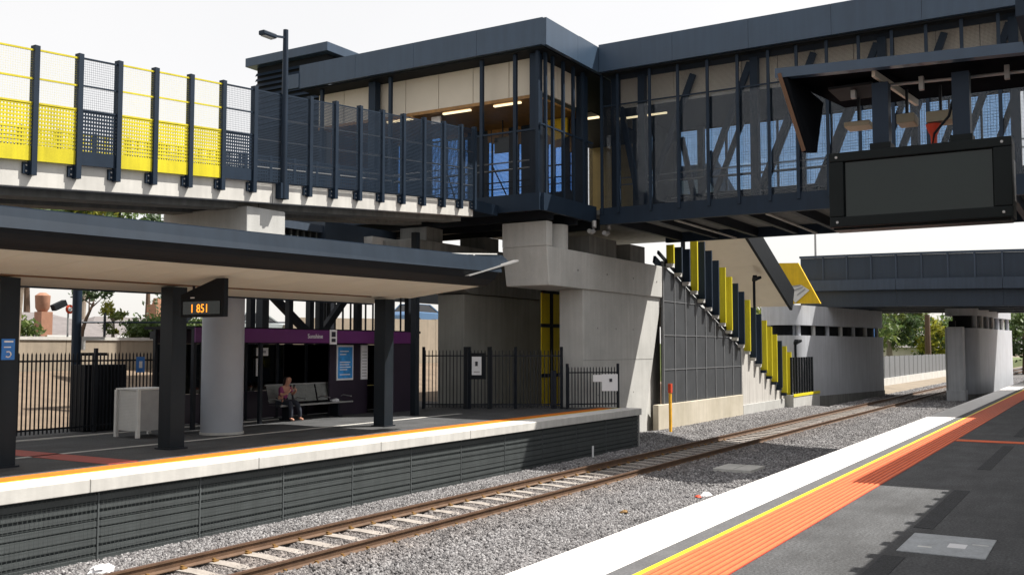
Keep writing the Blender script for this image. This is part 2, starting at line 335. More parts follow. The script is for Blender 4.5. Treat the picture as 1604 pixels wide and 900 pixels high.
# near platform canopy, beyond the right edge of the view
nc = thing('platform_canopy', 'dark canopy over the near platform, its high section added for shade', 'canopy', (20, -2, 0))
MB().prism([(-4, 3.75), (.30, 3.55), (.30, 3.72), (-4, 3.95)], 'x', 4.6, 18.8).build('roof_sheet', 'navy', nc)
MB().prism([(-4, 6.35), (.40, 6.2), (.40, 6.45), (-4, 6.6)], 'x', 19.6, 37.5).build('roof_sheet', 'navy', nc)  # unseen high section, added to throw shade across the tactile strip
for x in (6.5, 11, 15.5): B(x-.15, x+.15, -2.15, -1.85, .002, 3.84).build('post', 'navy', nc)
for x in (21, 26, 31, 36): B(x-.15, x+.15, -2.15, -1.85, .002, 6.46).build('post', 'navy', nc)
for x in np.arange(8.0, 18.6, .75): B(x, x+.22, .301, .42, 3.60, 3.64).build('gutter_bracket', 'navy', nc)
ns = thing('shadow_block', 'dark unseen block added on the near platform for its shadow', 'building', (46, -1, 0))  # unseen block added beyond the view to shade the white platform edge
B(38.2, 60, -5, 1.55, .003, 8.8).build('wall', 'navy', ns); B(38.0, 60.3, -5.3, 1.9, 8.8, 9.2).build('roof', 'navy_fascia', ns)
for x in np.arange(39, 59, 2.4): B(x, x+1.6, 1.55, 1.58, 1.0, 3.0).build('window', 'glass_dark', ns)

# ------------------------------------------------------------------ far platform
PF = tag(B(-12, 32.6, 14.62, 24.5, -1.88, -.002).build('platform_far', 'asphalt'), kind='structure')
XE = 32.62
xs = [-12, -6, -1.5, 3, 6.6, 10.35, 14.1, 17.9, 21.6, 25.3, 29.0, XE]
for a, b in zip(xs[:-1], xs[1:]):
    B(a+.006, b-.006, 14.40, 15.18, -.22, .004).build('coping_slab', 'concrete_pale', PF, bevel=.012)
    B(a+.006, b-.006, 14.415, 15.17, .0045, .008).build('edge_paint', 'white_paint', PF)
B(-12, XE, 15.2, 15.28, -.002, .005).build('safety_line', 'line_yellow', PF)
tf = B(-12, XE-.6, 15.29, 15.80, -.002, .005).build('tactile_strip', 'tactile_orange', PF)
for i in range(6): B(-12, XE-.6, 15.315+i*.08, 15.355+i*.08, .005, .011).build('rib', 'tactile_orange', tf)
B(11.85, 12.5, 15.96, 20.6, -.002, .005).build('tactile_strip', 'tactile_red', PF)
B(-12, 27.0, 18.33, 18.47, -.002, .005).build('drain_strip', 'concrete_pale', PF)
B(4, 22.0, 21.58, 21.75, -.002, .02).build('kerb', 'concrete_pale', PF)
# face: dark wall, horizontal boards one by one, wire mesh in front, posts
B(-12, XE-.02, 14.61, 14.66, -1.88, -.22).build('face_wall', 'face_dark', PF)
bays = np.arange(2.0, 32.5, 2.15)
rows = np.linspace(-1.33, -.34, 8)
for a in bays:
    b = min(a+2.15, XE-.05)
    if b-a < .3: continue
    pn = B(a+.01, b-.01, 14.565, 14.608, -1.42, -.25).build('face_panel', 'face_dark', PF)
    for j, z in enumerate(rows):
        hh = .085 if j not in (3,) else .13
        B(a+.012, b-.012, 14.528, 14.566, z-hh*.5, z+hh*.5).build('slat', 'slat_grey', pn)
    B(a-.015, a+.015, 14.512, 14.567, -1.42, -.25).build('mesh_post', 'slat_grey', pn)
    w = MB().grid((a+.04, 14.503, -1.40), (b-a-.08, 0, 0), (0, 0, 1.14), 26, 20, .14, .14).build('wire_mesh', 'wire', pn)
B(XE-.02, XE+.03, 14.5, 24.4, -1.88, -.22).build('end_wall', 'concrete', PF)

# ------------------------------------------------------------------ railway track
TR = thing('railway_track', 'single railway track with rusty rails on pale concrete sleepers', 'railway track', (20, 11.72, -1.3))
def rail(y):
    prof = [(-.07, -1.262), (.07, -1.262), (.07, -1.25), (.012, -1.225), (.012, -1.145), (.036, -1.13), (.036, -1.104), (-.036, -1.104), (-.036, -1.13), (-.012, -1.145), (-.012, -1.225), (-.07, -1.25)]
    r = MB().prism([(y+a, z) for a, z in prof], 'x', -12, 240).build('rail', 'rail_rust', TR)
    B(-12, 240, y-.03, y+.03, -1.1035, -1.100).build('rail_head', 'rail_top', r)
for y in (10.95, 12.50): rail(y)
sl = MB(); sl.prism([(10.42, -1.38), (13.03, -1.38), (13.03, -1.285), (12.8, -1.268), (12.1, -1.268), (11.72, -1.29), (11.35, -1.268), (10.65, -1.268), (10.42, -1.285)], 'x', -.12, .12)
sl.v = [(x, y-11.72, z+1.3) for x, y, z in sl.v]; slm = mesh_of(sl, 'sleeper')
cl = MB(); cl.box(-.05, .05, .05, .115, .03, .058); cl.box(-.02, .02, .03, .08, .05, .085); clm = mesh_of(cl, 'clip')
for i, x in enumerate(np.arange(4.0, 112.0, .66)):
    o = mobj('sleeper', slm, 'sleeper', TR); o.location = (x-20+random.uniform(-.03, .03), random.uniform(-.03, .03), random.uniform(-.008, .004)); o.rotation_euler = (0, 0, random.uniform(-.01, .01))
    if 6 < x < 36:
        for y in (10.95-11.72, 12.50-11.72):
            for sg in (0, math.pi):
                c = mobj('clip', clm, 'rail_clip', o); c.location = (0, y, 0); c.rotation_euler = (0, 0, sg)
tp = thing('trackside_pit_cover', 'flat concrete pit cover lying in the ballast beside the track', 'pit cover', (27.7, 9.2, -1.3))
B(27.0, 28.3, 8.65, 9.75, -1.34, -1.235).build('slab', 'concrete_pale', tp, bevel=.01); B(27.1, 28.2, 9.17, 9.19, -1.235, -1.232).build('joint', 'concrete_dark', tp)
# small litter
def rag(name, label, loc, r, mat, seed, cat):
    rg = np.random.default_rng(seed); mb = MB(); n = 9; V = []
    for j in range(5):
        for k in range(n):
            a = 2*math.pi*k/n; ph = math.pi*j/8; rr = r*math.cos(ph)*(1+rg.uniform(-.3, .3)); V.append((loc[0]+rr*math.cos(a)*1.3, loc[1]+rr*math.sin(a), loc[2]+r*.6*math.sin(ph)*(1+rg.uniform(-.3, .3))))
    mb.add(V, [(j*n+k, j*n+(k+1) % n, (j+1)*n+(k+1) % n, (j+1)*n+k) for j in range(4) for k in range(n)]+[tuple(4*n+k for k in range(n))])
    return tag(mb.build(name, mat, smooth=True), label, cat)
rag('plastic_bag', 'crumpled white plastic bag lying by the far rail', (10.0, 13.55, -1.32), .17, 'sign_white', 3, 'bag')
rag('litter_scrap', 'torn white scrap of litter on the grey ballast', (22.5, 8.3, -1.32), .12, 'sign_white', 4, 'litter')
rag('litter_wrapper', 'small red wrapper lying in the grey ballast', (22.1, 8.35, -1.32), .08, 'marker_red', 5, 'litter')
rag('dry_leaf_clump', 'small brown clump of dry leaves in the ballast', (19.2, 8.9, -1.31), .08, 'rail_clip', 6, 'leaves')
mp = thing('marker_stake', 'thin white marker stake by the foot of the platform wall', 'stake', (28.3, 14.2, -1.35))
B(28.27, 28.33, 14.17, 14.21, -1.36, -.95).build('stake', 'sign_white', mp)
ms = thing('marker_post', 'amber marker post with red cap before the concrete plinth', 'marker post', (37.5, 15.3, -1.3))
B(37.43, 37.57, 15.26, 15.34, -1.4, .35).build('post', 'marker_yellow', ms); B(37.41, 37.59, 15.24, 15.36, .35, .72).build('cap', 'marker_red', ms)

# ================================================================== FAR PLATFORM CANOPY
CN = thing('platform_canopy', 'long navy platform canopy with beige soffit over the far platform', 'canopy', (14, 17.3, 0))
X0, X1c = 1.0, 22.5
def cz(x): return .018*(x-9)
def loft(pf, a, b, name, mat, parent=CN, smooth=False):
    mb = MB(); mb.hexa([(a, y, z+cz(a)*k) for y, z, k in pf], [(b, y, z+cz(b)*k) for y, z, k in pf]); return mb.build(name, mat, parent, smooth=smooth)
loft([(14.30, 4.30, 1.3), (14.06, 4.27, 1.3), (14.0, 3.95, 1.0), (14.5, 3.97, 1.0), (14.5, 4.26, 1.2)], X0, X1c, 'fascia', 'canopy_fascia')
loft([(14.02, 3.945, 1.0), (14.14, 3.80, .8), (14.40, 3.70, .6), (14.62, 3.68, .6), (14.62, 3.945, 1.0)], X0, X1c-.15, 'gutter', 'near_black')
loft([(14.45, 4.28, 1.3), (18.45, 4.0, 1.0), (18.45, 4.08, 1.0), (14.45, 4.34, 1.3)], X0, X1c-.05, 'roof_sheet', 'navy')
loft([(18.38, 3.34, .3), (18.48, 3.34, .3), (18.48, 3.998, 1.0), (18.38, 3.998, 1.0)], X0, X1c-.1, 'rear_fascia', 'navy')
for a in np.arange(X0, X1c-.2, 1.2):
    b = min(a+1.2, X1c-.1)
    for (y0, z0, y1, z1) in ((14.64, 3.682, 17.02, 3.480), (17.08, 3.476, 18.36, 3.366)):
        loft([(y0, z0, .6), (y1, z1, .35), (y1, z1+.03, .35), (y0, z0+.03, .6)], a+.005, b-.005, 'soffit_panel', 'soffit')
loft([(17.025, 3.452, .35), (17.075, 3.448, .35), (17.075, 3.50, .35), (17.025, 3.504, .35)], X0, X1c-1.8, 'soffit_rail', 'timber_dark')
loft([(14.64, 3.73, .6), (18.36, 3.41, .35), (18.36, 3.44, .35), (14.64, 3.76, .6)], X0, X1c-.2, 'lining', 'near_black')
for x in (3.2, 6.9, 10.55, 14.38, 21.6):
    p = B(x-.19, x+.19, 17.12, 17.50, .0, 3.43+.35*cz(x)).build('post', 'post_dark', CN)
    B(x-.24, x+.24, 17.07, 17.55, .0, .03).build('base_plate', 'black_steel', p)
# raked blade and perforated flashing on the end of the canopy
MB().hexa([(20.9, 13.98, 3.99), (23.35, 13.98, 4.55), (23.35, 14.14, 4.55), (20.9, 14.14, 3.99)], [(20.9, 13.98, 4.02), (23.35, 13.98, 4.60), (23.35, 14.14, 4.60), (20.9, 14.14, 4.02)]).build('end_blade', 'grey_metal', CN)
MB().hexa([(20.9, 14.15, 3.97), (23.2, 14.15, 4.50), (23.2, 14.5, 4.50), (20.9, 14.5, 3.97)], [(20.9, 14.15, 4.50), (22.75, 14.15, 4.69), (22.75, 14.5, 4.69), (20.9, 14.5, 4.50)]).build('end_fascia', 'canopy_fascia', CN)
fl = MB(); fl.bar((19.4, 14.3, 4.47), (22.7, 14.3, 4.72), .05, .03)
for i in range(5): fl.bar((20.2+i*.32, 14.3, 4.36+.02*i), (20.3+i*.32, 14.3, 4.53+.025*i), .04, .06)
fl.bar((20.1, 14.3, 4.37), (21.5, 14.3, 4.44), .04, .03); fl.build('end_flashing', 'white_metal', CN)
sg = thing('platform_number_sign', 'small blue platform sign with white symbol on canopy post', 'sign', (10.55, 17.1, 2.0))
B(10.40, 10.65, 17.095, 17.117, 1.94, 2.32).build('plate', 'sign_blue', sg)
MB().tube([(10.52+.055*math.cos(a), 17.09, 2.04+.05*math.sin(a)) for a in np.linspace(-2.4, 2.2, 12)], .013, 6).build('symbol', 'sign_white', sg)
MB().bar((10.44, 17.09, 2.27), (10.61, 17.09, 2.27), .012, .03).bar((10.44, 17.09, 2.17), (10.57, 17.09, 2.17), .012, .02).build('lettering', 'sign_white', sg)

# departure sign under the canopy
pd = thing('departure_sign', 'black wedge shaped departure sign with orange digits under the canopy', 'sign', (14.3, 16.27, 2.8))
MB().prism([(15.62, 2.80), (16.93, 2.80), (16.93, 3.29), (15.86, 3.60), (15.62, 3.60)], 'x', 14.24, 14.36).build('housing', 'near_black', pd, bevel=.01)
B(14.225, 14.241, 15.72, 16.84, 2.86, 3.13).build('display', 'screen', pd)
text('digits', '1 851', .25, (14.222, 16.62, 2.90), (0, -1, 0), 'led_orange', pd, ext=.002)
B(14.226, 14.242, 16.5, 16.62, 3.2, 3.225).build('status_light', 'sign_white', pd)
for y in (15.75, 16.6): B(14.28, 14.32, y-.02, y+.02, 3.28 if y > 16 else 3.6, 3.47).build('hanger', 'black_steel', pd)

# ================================================================== RAMP
RZ = lambda x: 5.736+.0777*(x-11.19)        # bottom of the screens
RM = thing('access_ramp', 'raised concrete access ramp with yellow and dark screens', 'ramp', (17.5, 19.2, 0))
def sl_box(x0, x1, y0, y1, d0, d1):
    return MB().hexa([(x0, y0, RZ(x0)+d0), (x1, y0, RZ(x1)+d0), (x1, y1, RZ(x1)+d0), (x0, y1, RZ(x0)+d0)], [(x0, y0, RZ(x0)+d1), (x1, y0, RZ(x1)+d1), (x1, y1, RZ(x1)+d1), (x0, y1, RZ(x0)+d1)])
XR0, XR1 = 2.5, 26.6
for a, b in ((XR0, 9.9), (9.93, 17.6), (17.63, XR1)):
    sl_box(a, b, 17.66, 17.86, -.50, .03).build('edge_beam', 'concrete_pale', RM, bevel=.015)
    sl_box(a, b, 20.72, 20.92, -.50, .03).build('edge_beam', 'concrete_pale', RM)
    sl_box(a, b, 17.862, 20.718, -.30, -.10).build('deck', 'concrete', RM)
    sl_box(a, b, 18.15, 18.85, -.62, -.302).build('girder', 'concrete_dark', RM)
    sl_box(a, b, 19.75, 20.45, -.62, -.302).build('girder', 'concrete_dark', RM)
px = [11.19-.975*k for k in range(8, 0, -1)]+[11.19, 12.14, 13.06, 13.98, 14.94, 15.89, 16.88, 17.84, 18.82, 19.8, 20.8, 21.78, 22.76, 23.77, 24.8, 25.76, 26.54]
cols = {7: 'yellow', 8: 'yellow', 9: 'dark', 10: 'yellow', 11: 'yellow', 12: 'yellow', 13: 'dark'}
for i, x in enumerate(px):
    top = RZ(x)+2.24+.013*(x-11)
    if i != 15:
        p = B(x-.055, x+.055, 17.51, 17.655, RZ(x)-.28, top).build('screen_post', 'navy', RM)
        B(x-.17, x-.056, 17.60, 17.657, RZ(x)-.26, RZ(x)-.04).build('bracket', 'navy', p)
        for dz in (-.21, -.10): MB().tube([(x-.115, 17.605, RZ(x)+dz), (x-.115, 17.585, RZ(x)+dz)], .018, 6).build('bolt', 'grey_metal', p)
    B(x-.045, x+.045, 20.93, 21.02, RZ(x)-.2, RZ(x)+1.32).build('handrail_post', 'navy', RM)
for i in range(len(px)-1):
    a, b = px[i]+.057, px[i+1]-.057; A = lambda d, y=17.56: Vector((a, y, RZ(a)+d)); D = Vector((b-a, 0, RZ(b)-RZ(a)))
    yc = cols.get(i, 'yellow' if i < 8 else 'dark'); m = 'yellow' if yc == 'yellow' else 'navy'
    ht = 2.16+.013*(a-11)
    if i < 14:
        MB().grid(A(.0), D, (0, 0, 1.12), 13, 15, .58, .58).build('mesh_panel', m, RM)
        MB().hexa([A(.0, 17.555), A(.0, 17.555)+D, A(.0, 17.575)+D, A(.0, 17.575)], [A(.26, 17.555), A(.26, 17.555)+D, A(.26, 17.575)+D, A(.26, 17.575)]).build('kick_plate', m, RM)
        MB().grid(A(1.125), D, (0, 0, ht-1.125), 18, 22, .05 if m == 'yellow' else .11, .05 if m == 'yellow' else .11).build('open_mesh', m, RM)
        for d in (1.12, ht-.56, ht): MB().bar(A(d), A(d)+D, .03, .034).build('rail', m, RM)
    else:
        MB().grid(A(.0), D, (0, 0, ht), 24, 56, .42, .42).build('mesh_panel', 'navy', RM)
        for d in (.0, .52, 1.05, 1.6, ht): MB().bar(A(d, 17.585), A(d, 17.585)+D, .03, .035).build('rail', 'navy' if d in (0, ht) else 'wall_frame', RM)
    # handrail on the far side
    a, b = px[i]+.05, px[i+1]-.05; D = Vector((b-a, 0, RZ(b)-RZ(a)))
    MB().grid(A(.05, 20.97), D, (0, 0, 1.2), 9, 11, .42, .42).build('mesh_panel', m if i < 14 else 'navy', RM)
    for d in (.35, .95, 1.27): MB().bar(A(d, 20.965), A(d, 20.965)+D, .045).build('handrail', 'grey_metal' if d != 1.27 else m, RM)
rp = thing('ramp_pier', 'grey round concrete column with square crosshead carrying the ramp', 'pier', (17.45, 19.15, 0))
MB().tube([(17.55, 19.25, -.0), (17.55, 19.25, 4.75)], .52, 40).build('column', 'column_paint', rp, smooth=True)
MB().tube([(17.55, 19.25, 0), (17.55, 19.25, .06)], .545, 40).build('collar', 'concrete', rp, smooth=True)
B(16.92, 18.22, 17.82, 20.85, 4.62, 5.60).build('crosshead', 'concrete', rp, bevel=.02)
for y in (18.5, 20.1): B(17.2, 17.9, y-.3, y+.3, 5.58, 5.66).build('bearing', 'black_steel', rp)
lp = thing('lamp_post', 'slim navy lamp post with flat lantern rising from the ramp edge', 'lamp post', (17.84, 17.52, 5.9))
MB().tube([(17.84, 17.52, 5.86), (17.84, 17.52, 8.2), (17.84, 17.52, 10.15)], [.085, .08, .065], 14).build('pole', 'navy', lp, smooth=True)
B(17.0, 17.45, 17.42, 17.62, 9.80, 9.92).build('lantern', 'navy', lp, bevel=.03); B(17.06, 17.4, 17.45, 17.59, 9.785, 9.80).build('lens', 'grey_metal', lp)
MB().bar((17.4, 17.52, 9.88), (17.84, 17.52, 9.95), .05).build('arm', 'navy', lp)
B(17.7, 17.98, 17.47, 17.655, 5.86, 6.25).build('base_bracket', 'navy', lp)

# ================================================================== CONCOURSE
CC = thing('station_concourse', 'raised navy concourse building with deep fascia and timber interior', 'building', (33, 20, 6.7))
# floor frame
B(28.2, 33.0, 16.05, 27.0, 6.95, 7.15).build('floor_slab', 'concrete_dark', CC)
B(33.0, 41.5, 16.05, 23.0, 6.95, 7.15).build('floor_slab', 'concrete_dark', CC)  # link floor run out wider than the link to shade the rear pier
B(28.05, 28.2, 16.0, 27.0, 6.72, 7.30).build('edge_beam', 'navy', CC); B(28.2, 32.1, 15.9, 16.05, 6.72, 7.30).build('edge_beam', 'navy', CC)
B(26.62, 28.04, 17.62, 20.95, 6.62, 6.98).build('landing_slab', 'navy', CC)
for x in np.arange(29.3, 33, 1.8): B(x-.1, x+.1, 16.2, 27, 6.55, 6.948).build('floor_joist', 'black_steel', CC)
# roof and fascia
B(27.9, 32.6, 15.75, 26.6, 12.95, 13.02).build('roof_sheet', 'navy', CC); B(32.6, 39.4, 15.52, 20.2, 12.95, 13.01).build('roof_sheet', 'navy', CC)
for a, b in ((15.7, 18.3), (18.31, 21.0), (21.01, 23.7), (23.71, 26.5)): B(27.75, 27.9, a, b, 12.16, 13.06).build('fascia', 'navy_fascia', CC)
B(27.72, 27.9, 26.51, 27.2, 12.2, 12.75).build('fascia', 'navy_fascia', CC)
for a, b in ((27.75, 30.0), (30.01, 32.3)): B(a, b, 15.55, 15.699, 12.12, 13.03).build('fascia', 'navy_fascia', CC)
B(32.6, 39.4, 15.75, 20.0, 12.10, 12.16).build('eave_soffit', 'near_black', CC)
B(27.95, 32.598, 15.75, 26.5, 12.10, 12.16).build('eave_soffit', 'near_black', CC)
B(31.4, 33.6, 16.2, 18.2, 13.02, 13.5).build('roof_plant', 'navy', CC); B(30.2, 30.9, 22.2, 23.4, 13.02, 13.22).build('roof_hatch', 'navy', CC)
# beige ceiling bulkhead panels set behind the posts
yy = [16.45, 17.6, 19.1, 20.6, 22.1, 23.6, 25.1, 26.4]
for a, b in zip(yy[:-1], yy[1:]): B(28.75, 28.82, a+.012, b-.012, 10.82, 12.09).build('bulkhead_panel', 'beige_panel', CC)
for a, b in ((28.84, 30.2), (30.22, 31.6)): B(a, b, 16.46, 16.53, 10.95, 12.09).build('bulkhead_panel', 'beige_panel', CC)
B(28.72, 28.83, 16.45, 26.4, 10.70, 10.815).build('bulkhead_trim', 'timber', CC)
B(28.9, 32.6, 16.55, 26.4, 10.75, 10.82).build('ceiling', 'timber', CC)
for y0, y1 in ((17.3, 18.4), (19.4, 20.6), (22.0, 23.2)): B(29.0, 29.1, y0, y1, 10.66, 10.72).build('tube_light', 'tube_light', CC)
B(29.2, 29.26, 20.85, 21.25, 10.42, 10.68).build('exit_sign', 'sign_white', CC)
# columns and mullions
for y in (16.35, 23.35): B(28.3, 28.62, y-.16, y+.16, 7.15, 12.1).build('column', 'navy', CC)
B(31.6, 31.92, 16.15, 16.47, 7.15, 12.1).build('column', 'navy', CC)
for y in (16.12, 17.0, 18.35, 22.36, 25.7): B(28.12, 28.24, y-.06, y+.06, 7.28, 12.12).build('mullion', 'navy', CC)
for x in (28.5, 29.0, 29.75, 30.5, 31.25): B(x-.05, x+.05, 15.96, 16.06, 7.28, 12.12).build('mullion', 'navy', CC)
for a, b in ((16.2, 16.92), (17.08, 18.27), (18.43, 19.6), (19.6, 20.95)):
    MB().grid((28.16, b, 7.3), (0, a-b, 0), (0, 0, 2.15), int((b-a)*24), 50, .28, .28).build('mesh_panel', 'black_steel', CC)
for a, b in ((28.15, 28.95), (29.05, 29.7), (29.8, 30.45), (30.55, 31.2), (31.3, 32.0)):
    MB().grid((a, 16.0, 7.3), (b-a, 0, 0), (0, 0, 2.3), int((b-a)*24), 54, .28, .28).build('mesh_panel', 'black_steel', CC)
MB().bar((28.16, 16.1, 9.46), (28.16, 20.95, 9.46), .06).build('rail', 'navy', CC); MB().bar((28.1, 16.0, 9.62), (32.0, 16.0, 9.62), .06).build('rail', 'navy', CC)
for z in (8.25, 8.5): MB().tube([(28.45, 16.6, z), (28.45, 22.5, z)], .025, 6).build('handrail', 'grey_metal', CC)
# back wall: timber header, blue glazing between dark bays
wins = [(23.11, 23.6, 10.72), (22.25, 22.8, 10.6), (21.78, 21.95, 10.5), (21.45, 21.62, 10.45), (20.66, 20.82, 10.25), (19.85, 20.62, 10.2), (19.28, 19.42, 10.05), (18.36, 18.8, 9.95), (17.98, 18.1, 9.9), (17.36, 17.8, 9.75), (17.05, 17.15, 9.5), (25.2, 25.32, 10.6)]
wins.sort(); cur = 16.6
for y0, y1, zt in wins:
    B(32.40, 32.5, cur, y0, 7.16, 10.748).build('wall_bay', 'navy', CC)
    B(32.41, 32.49, y0+.002, y1-.002, 7.16, 8.05).build('sill_wall', 'navy', CC); B(32.39, 32.5, y0+.002, y1-.002, zt, 10.748).build('header', 'timber', CC)
    w = B(32.44, 32.46, y0+.004, y1-.004, 8.052, zt-.002).build('window', 'glass_blue', CC); B(32.42, 32.48, y0+.006, y1-.006, 9.05, 9.1).build('transom', 'black_steel', w)
    cur = y1
B(32.40, 32.5, cur, 26.4, 7.16, 10.748).build('wall_bay', 'navy', CC)
for z in (8.3, 8.55): MB().tube([(32.1, 16.8, z), (32.1, 25, z)], .025, 6).build('handrail', 'black_steel', CC)
MB().bar((32.3, 19.9, 8.1), (32.3, 20.6, 9.4), .04).bar((32.3, 22.3, 8.1), (32.3, 22.7, 9.2), .04).build('brace', 'black_steel', CC)
B(29.5, 32.4, 26.3, 26.42, 7.16, 10.7).build('side_wall', 'timber_dark', CC)
B(31.2, 31.26, 19.1, 19.75, 9.5, 10.1).build('info_panel', 'screen', CC); MB().bar((31.23, 19.4, 10.1), (31.23, 19.4, 10.75), .04).build('hanger', 'black_steel', CC)
MB().prism([(17.0, 10.0), (17.5, 9.9), (17.9, 10.2), (17.9, 10.7), (17.0, 10.7)], 'x', 31.9, 32.0).build('curved_sign', 'yellow_amber', CC)
# link to the footbridge
B(38.86, 38.95, 17.5, 19.6, 7.16, 12.09).build('timber_panel', 'timber_light', CC); B(38.86, 38.95, 15.91, 17.49, 7.16, 12.09).build('dark_panel', 'wall_mesh', CC)
B(38.85, 38.95, 15.42, 15.905, 8.61, 11.275).build('dark_panel', 'wall_mesh', CC)
B(28.3, 40, 26.6, 27.0, 4.2, 6.54).build('under_panel', 'near_black', CC); B(32.7, 38.8, 16.4, 19.5, 11.0, 11.06).build('ceiling', 'near_black', CC)
B(33.3, 33.4, 16.4, 18.8, 10.9, 10.97).build('tube_light', 'tube_light', CC)
for x, y in ((31.7, 15.8), (32.5, 15.6)): MB().tube([(x, y, 6.74), (x, y, 6.5), (x-.06, y, 6.36), (x-.2, y, 6.3), (x-.4, y, 6.33)], .085, 10).build('drain_pipe', 'grey_metal', CC, smooth=True)

# ================================================================== FOOTBRIDGE over the track
FB = thing('footbridge', 'enclosed navy truss footbridge crossing above the track', 'footbridge', (35.5, 9, 6.6))
YB0, YB1 = 1.88, 15.72
B(32.0, 32.22, YB0, YB1, 6.62, 7.22).build('edge_beam', 'navy', FB); B(38.9, 39.1, YB0, YB1+.3, 6.62, 7.3).build('edge_beam', 'navy', FB)
B(32.22, 38.9, YB0, YB1+.28, 7.02, 7.2).build('floor_slab', 'concrete_dark', FB)
for y in np.arange(2.4, 15.6, 1.62): B(32.23, 38.89, y-.09, y+.09, 6.66, 7.018).build('floor_joist', 'black_steel', FB)
for y in np.arange(3.2, 15.6, 3.24): B(32.24, 38.88, y-.03, y+.03, 6.60, 6.655).build('joist_flange', 'concrete_pale', FB)
B(31.75, 39.4, YB0-.1, 15.5, 12.95, 13.05).build('roof_sheet', 'navy', FB)
ys = [YB0-.12, 4.6, 7.3, 10.0, 12.7, 15.54]
for a, b in zip(ys[:-1], ys[1:]):
    B(31.6, 31.75, a+.004, b-.004, 12.12, 13.12).build('fascia', 'navy_fascia', FB); B(39.4, 39.52, a+.004, b-.004, 12.12, 13.12).build('fascia', 'navy_fascia', FB)
B(31.76, 39.39, YB0, 15.5, 12.06, 12.12).build('eave_soffit', 'near_black', FB)
ys = list(np.linspace(YB0, 15.6, 12))
for a, b in zip(ys[:-1], ys[1:]): B(32.75, 32.81, a+.01, b-.01, 10.98, 12.05).build('bulkhead_panel', 'beige_panel', FB)
B(32.83, 38.7, YB0, 15.6, 11.3, 11.36).build('ceiling', 'near_black', FB)
for y0, y1 in ((13.6, 15.2),): B(33.2, 33.3, y0, y1, 10.7, 10.76).build('tube_light', 'tube_light', FB); MB().bar((33.25, 14.4, 10.76), (33.25, 14.4, 11.3), .03).build('light_hanger', 'black_steel', FB)
mul = [14.96, 13.71, 12.65, 11.57, 10.51, 9.46, 8.52, 7.55, 6.55, 5.55, 4.55, 3.55, 2.55]
for y in mul+[15.6]: B(31.93, 32.0, y-.05, y+.05, 7.0, 12.1).build('mullion', 'navy', FB)
MB().bar((32.02, YB0, 10.94), (32.02, 15.55, 10.94), .05).build('rail', 'navy', FB)
seq = [15.6]+mul+[YB0]
for a, b in zip(seq[:-1], seq[1:]):
    MB().grid((32.05, a-.05, 7.24), (0, b-a+.1, 0), (0, 0, 4.8), int((a-b)*26), 120, .18, .18).build('mesh_panel', 'navy', FB)
for a, b in zip(seq[:-1], seq[1:]): B(32.10, 32.112, b+.02, a-.02, 7.24, 10.9).build('glass_pane', 'glass_clear', FB)
for X in (32.55, 38.55):
    cy = [15.3, 14.25, 10.1, 5.95, 2.2]
    for y in cy: B(X-.13, X+.13, y-.13, y+.13, 7.21, 12.04).build('truss_column', 'navy', FB)
    for (ya, za, yb, zb) in ((15.1, 10.95, 14.4, 7.5), (14.1, 7.4, 12.3, 11.8), (10.25, 11.9, 12.1, 7.4), (9.95, 7.5, 8.1, 11.9), (6.1, 11.9, 7.9, 7.4), (5.8, 7.4, 4.1, 11.9), (2.3, 11.9, 3.95, 7.4)):
        MB().bar((X, ya, za), (X, yb, zb), .16, .2).build('truss_diagonal', 'navy', FB)
    for z in (8.15, 8.4): MB().tube([(X-.25 if X > 35 else X+.25, 2, z), (X-.25 if X > 35 else X+.25, 15.5, z)], .025, 6).build('handrail', 'grey_metal', FB)
# far side: timber end bay, pale glazing, fine mesh
B(38.86, 38.95, YB0, 15.9, 7.31, 8.6).build('sill_panel', 'black_steel', FB); B(38.84, 38.96, YB0, 15.9, 11.28, 12.05).build('head_panel', 'near_black', FB)
ys = list(np.arange(15.4, 2.0, -1.06))
for a, b in zip(ys[:-1], ys[1:]):
    B(38.84, 38.96, a-.04, a+.04, 8.601, 11.279).build('window_post', 'navy', FB)
    w = B(38.89, 38.905, b+.045, a-.045, 8.61, 11.27).build('window', 'glass_pale', FB)
    MB().grid((38.98, a-.045, 8.61), (0, b-a+.09, 0), (0, 0, 2.66), 10, 25, .12, .12).build('wire_mesh', 'wall_frame', w)
    B(38.86, 38.94, b+.041, a-.041, 9.2, 9.25).build('transom', 'navy', w)
B(32.3, 38.85, YB0-.06, YB0-.005, 7.2, 12.05).build('end_wall', 'navy', FB)

# ================================================================== PIERS
PA = thing('concrete_pier', 'sunlit concrete blade pier with long crosshead under the footbridge', 'pier', (35, 17, -1.2))
bl = MB(); t0, t1 = 4.30, -1.45
bl.hexa([(32.0, 16.42, t1), (37.3, 16.42, t1), (40.9, 17.15, t1), (40.9, 17.7, t1), (32.0, 17.4, t1)], [(32.0, 16.42, t0), (39.3, 16.42, t0), (40.9, 17.15, t0), (40.9, 17.7, t0), (32.0, 17.4, t0)])
bl.build('blade', 'concrete', PA, bevel=.02)
MB().prism([(32.0, 1.70), (38.4, 1.70), (38.4, 1.715), (32.0, 1.715)], 'y', 16.412, 16.425).build('pour_joint', 'concrete_dark', PA)
MB().hexa([(29.3, 16.32, 4.302), (39.55, 16.32, 4.302), (39.55, 18.05, 4.302), (29.3, 18.05, 4.302)], [(29.1, 16.3, 5.64), (39.6, 16.3, 5.64), (39.6, 18.1, 5.64), (29.1, 18.1, 5.64)]).build('crosshead', 'concrete', PA, bevel=.03)
for zz in (.4, 2.9):
    for xx in (33.2, 34.8, 36.4): MB().tube([(xx, 16.425, zz), (xx, 16.416, zz)], .035, 8).build('tie_hole', 'concrete_dark', PA)
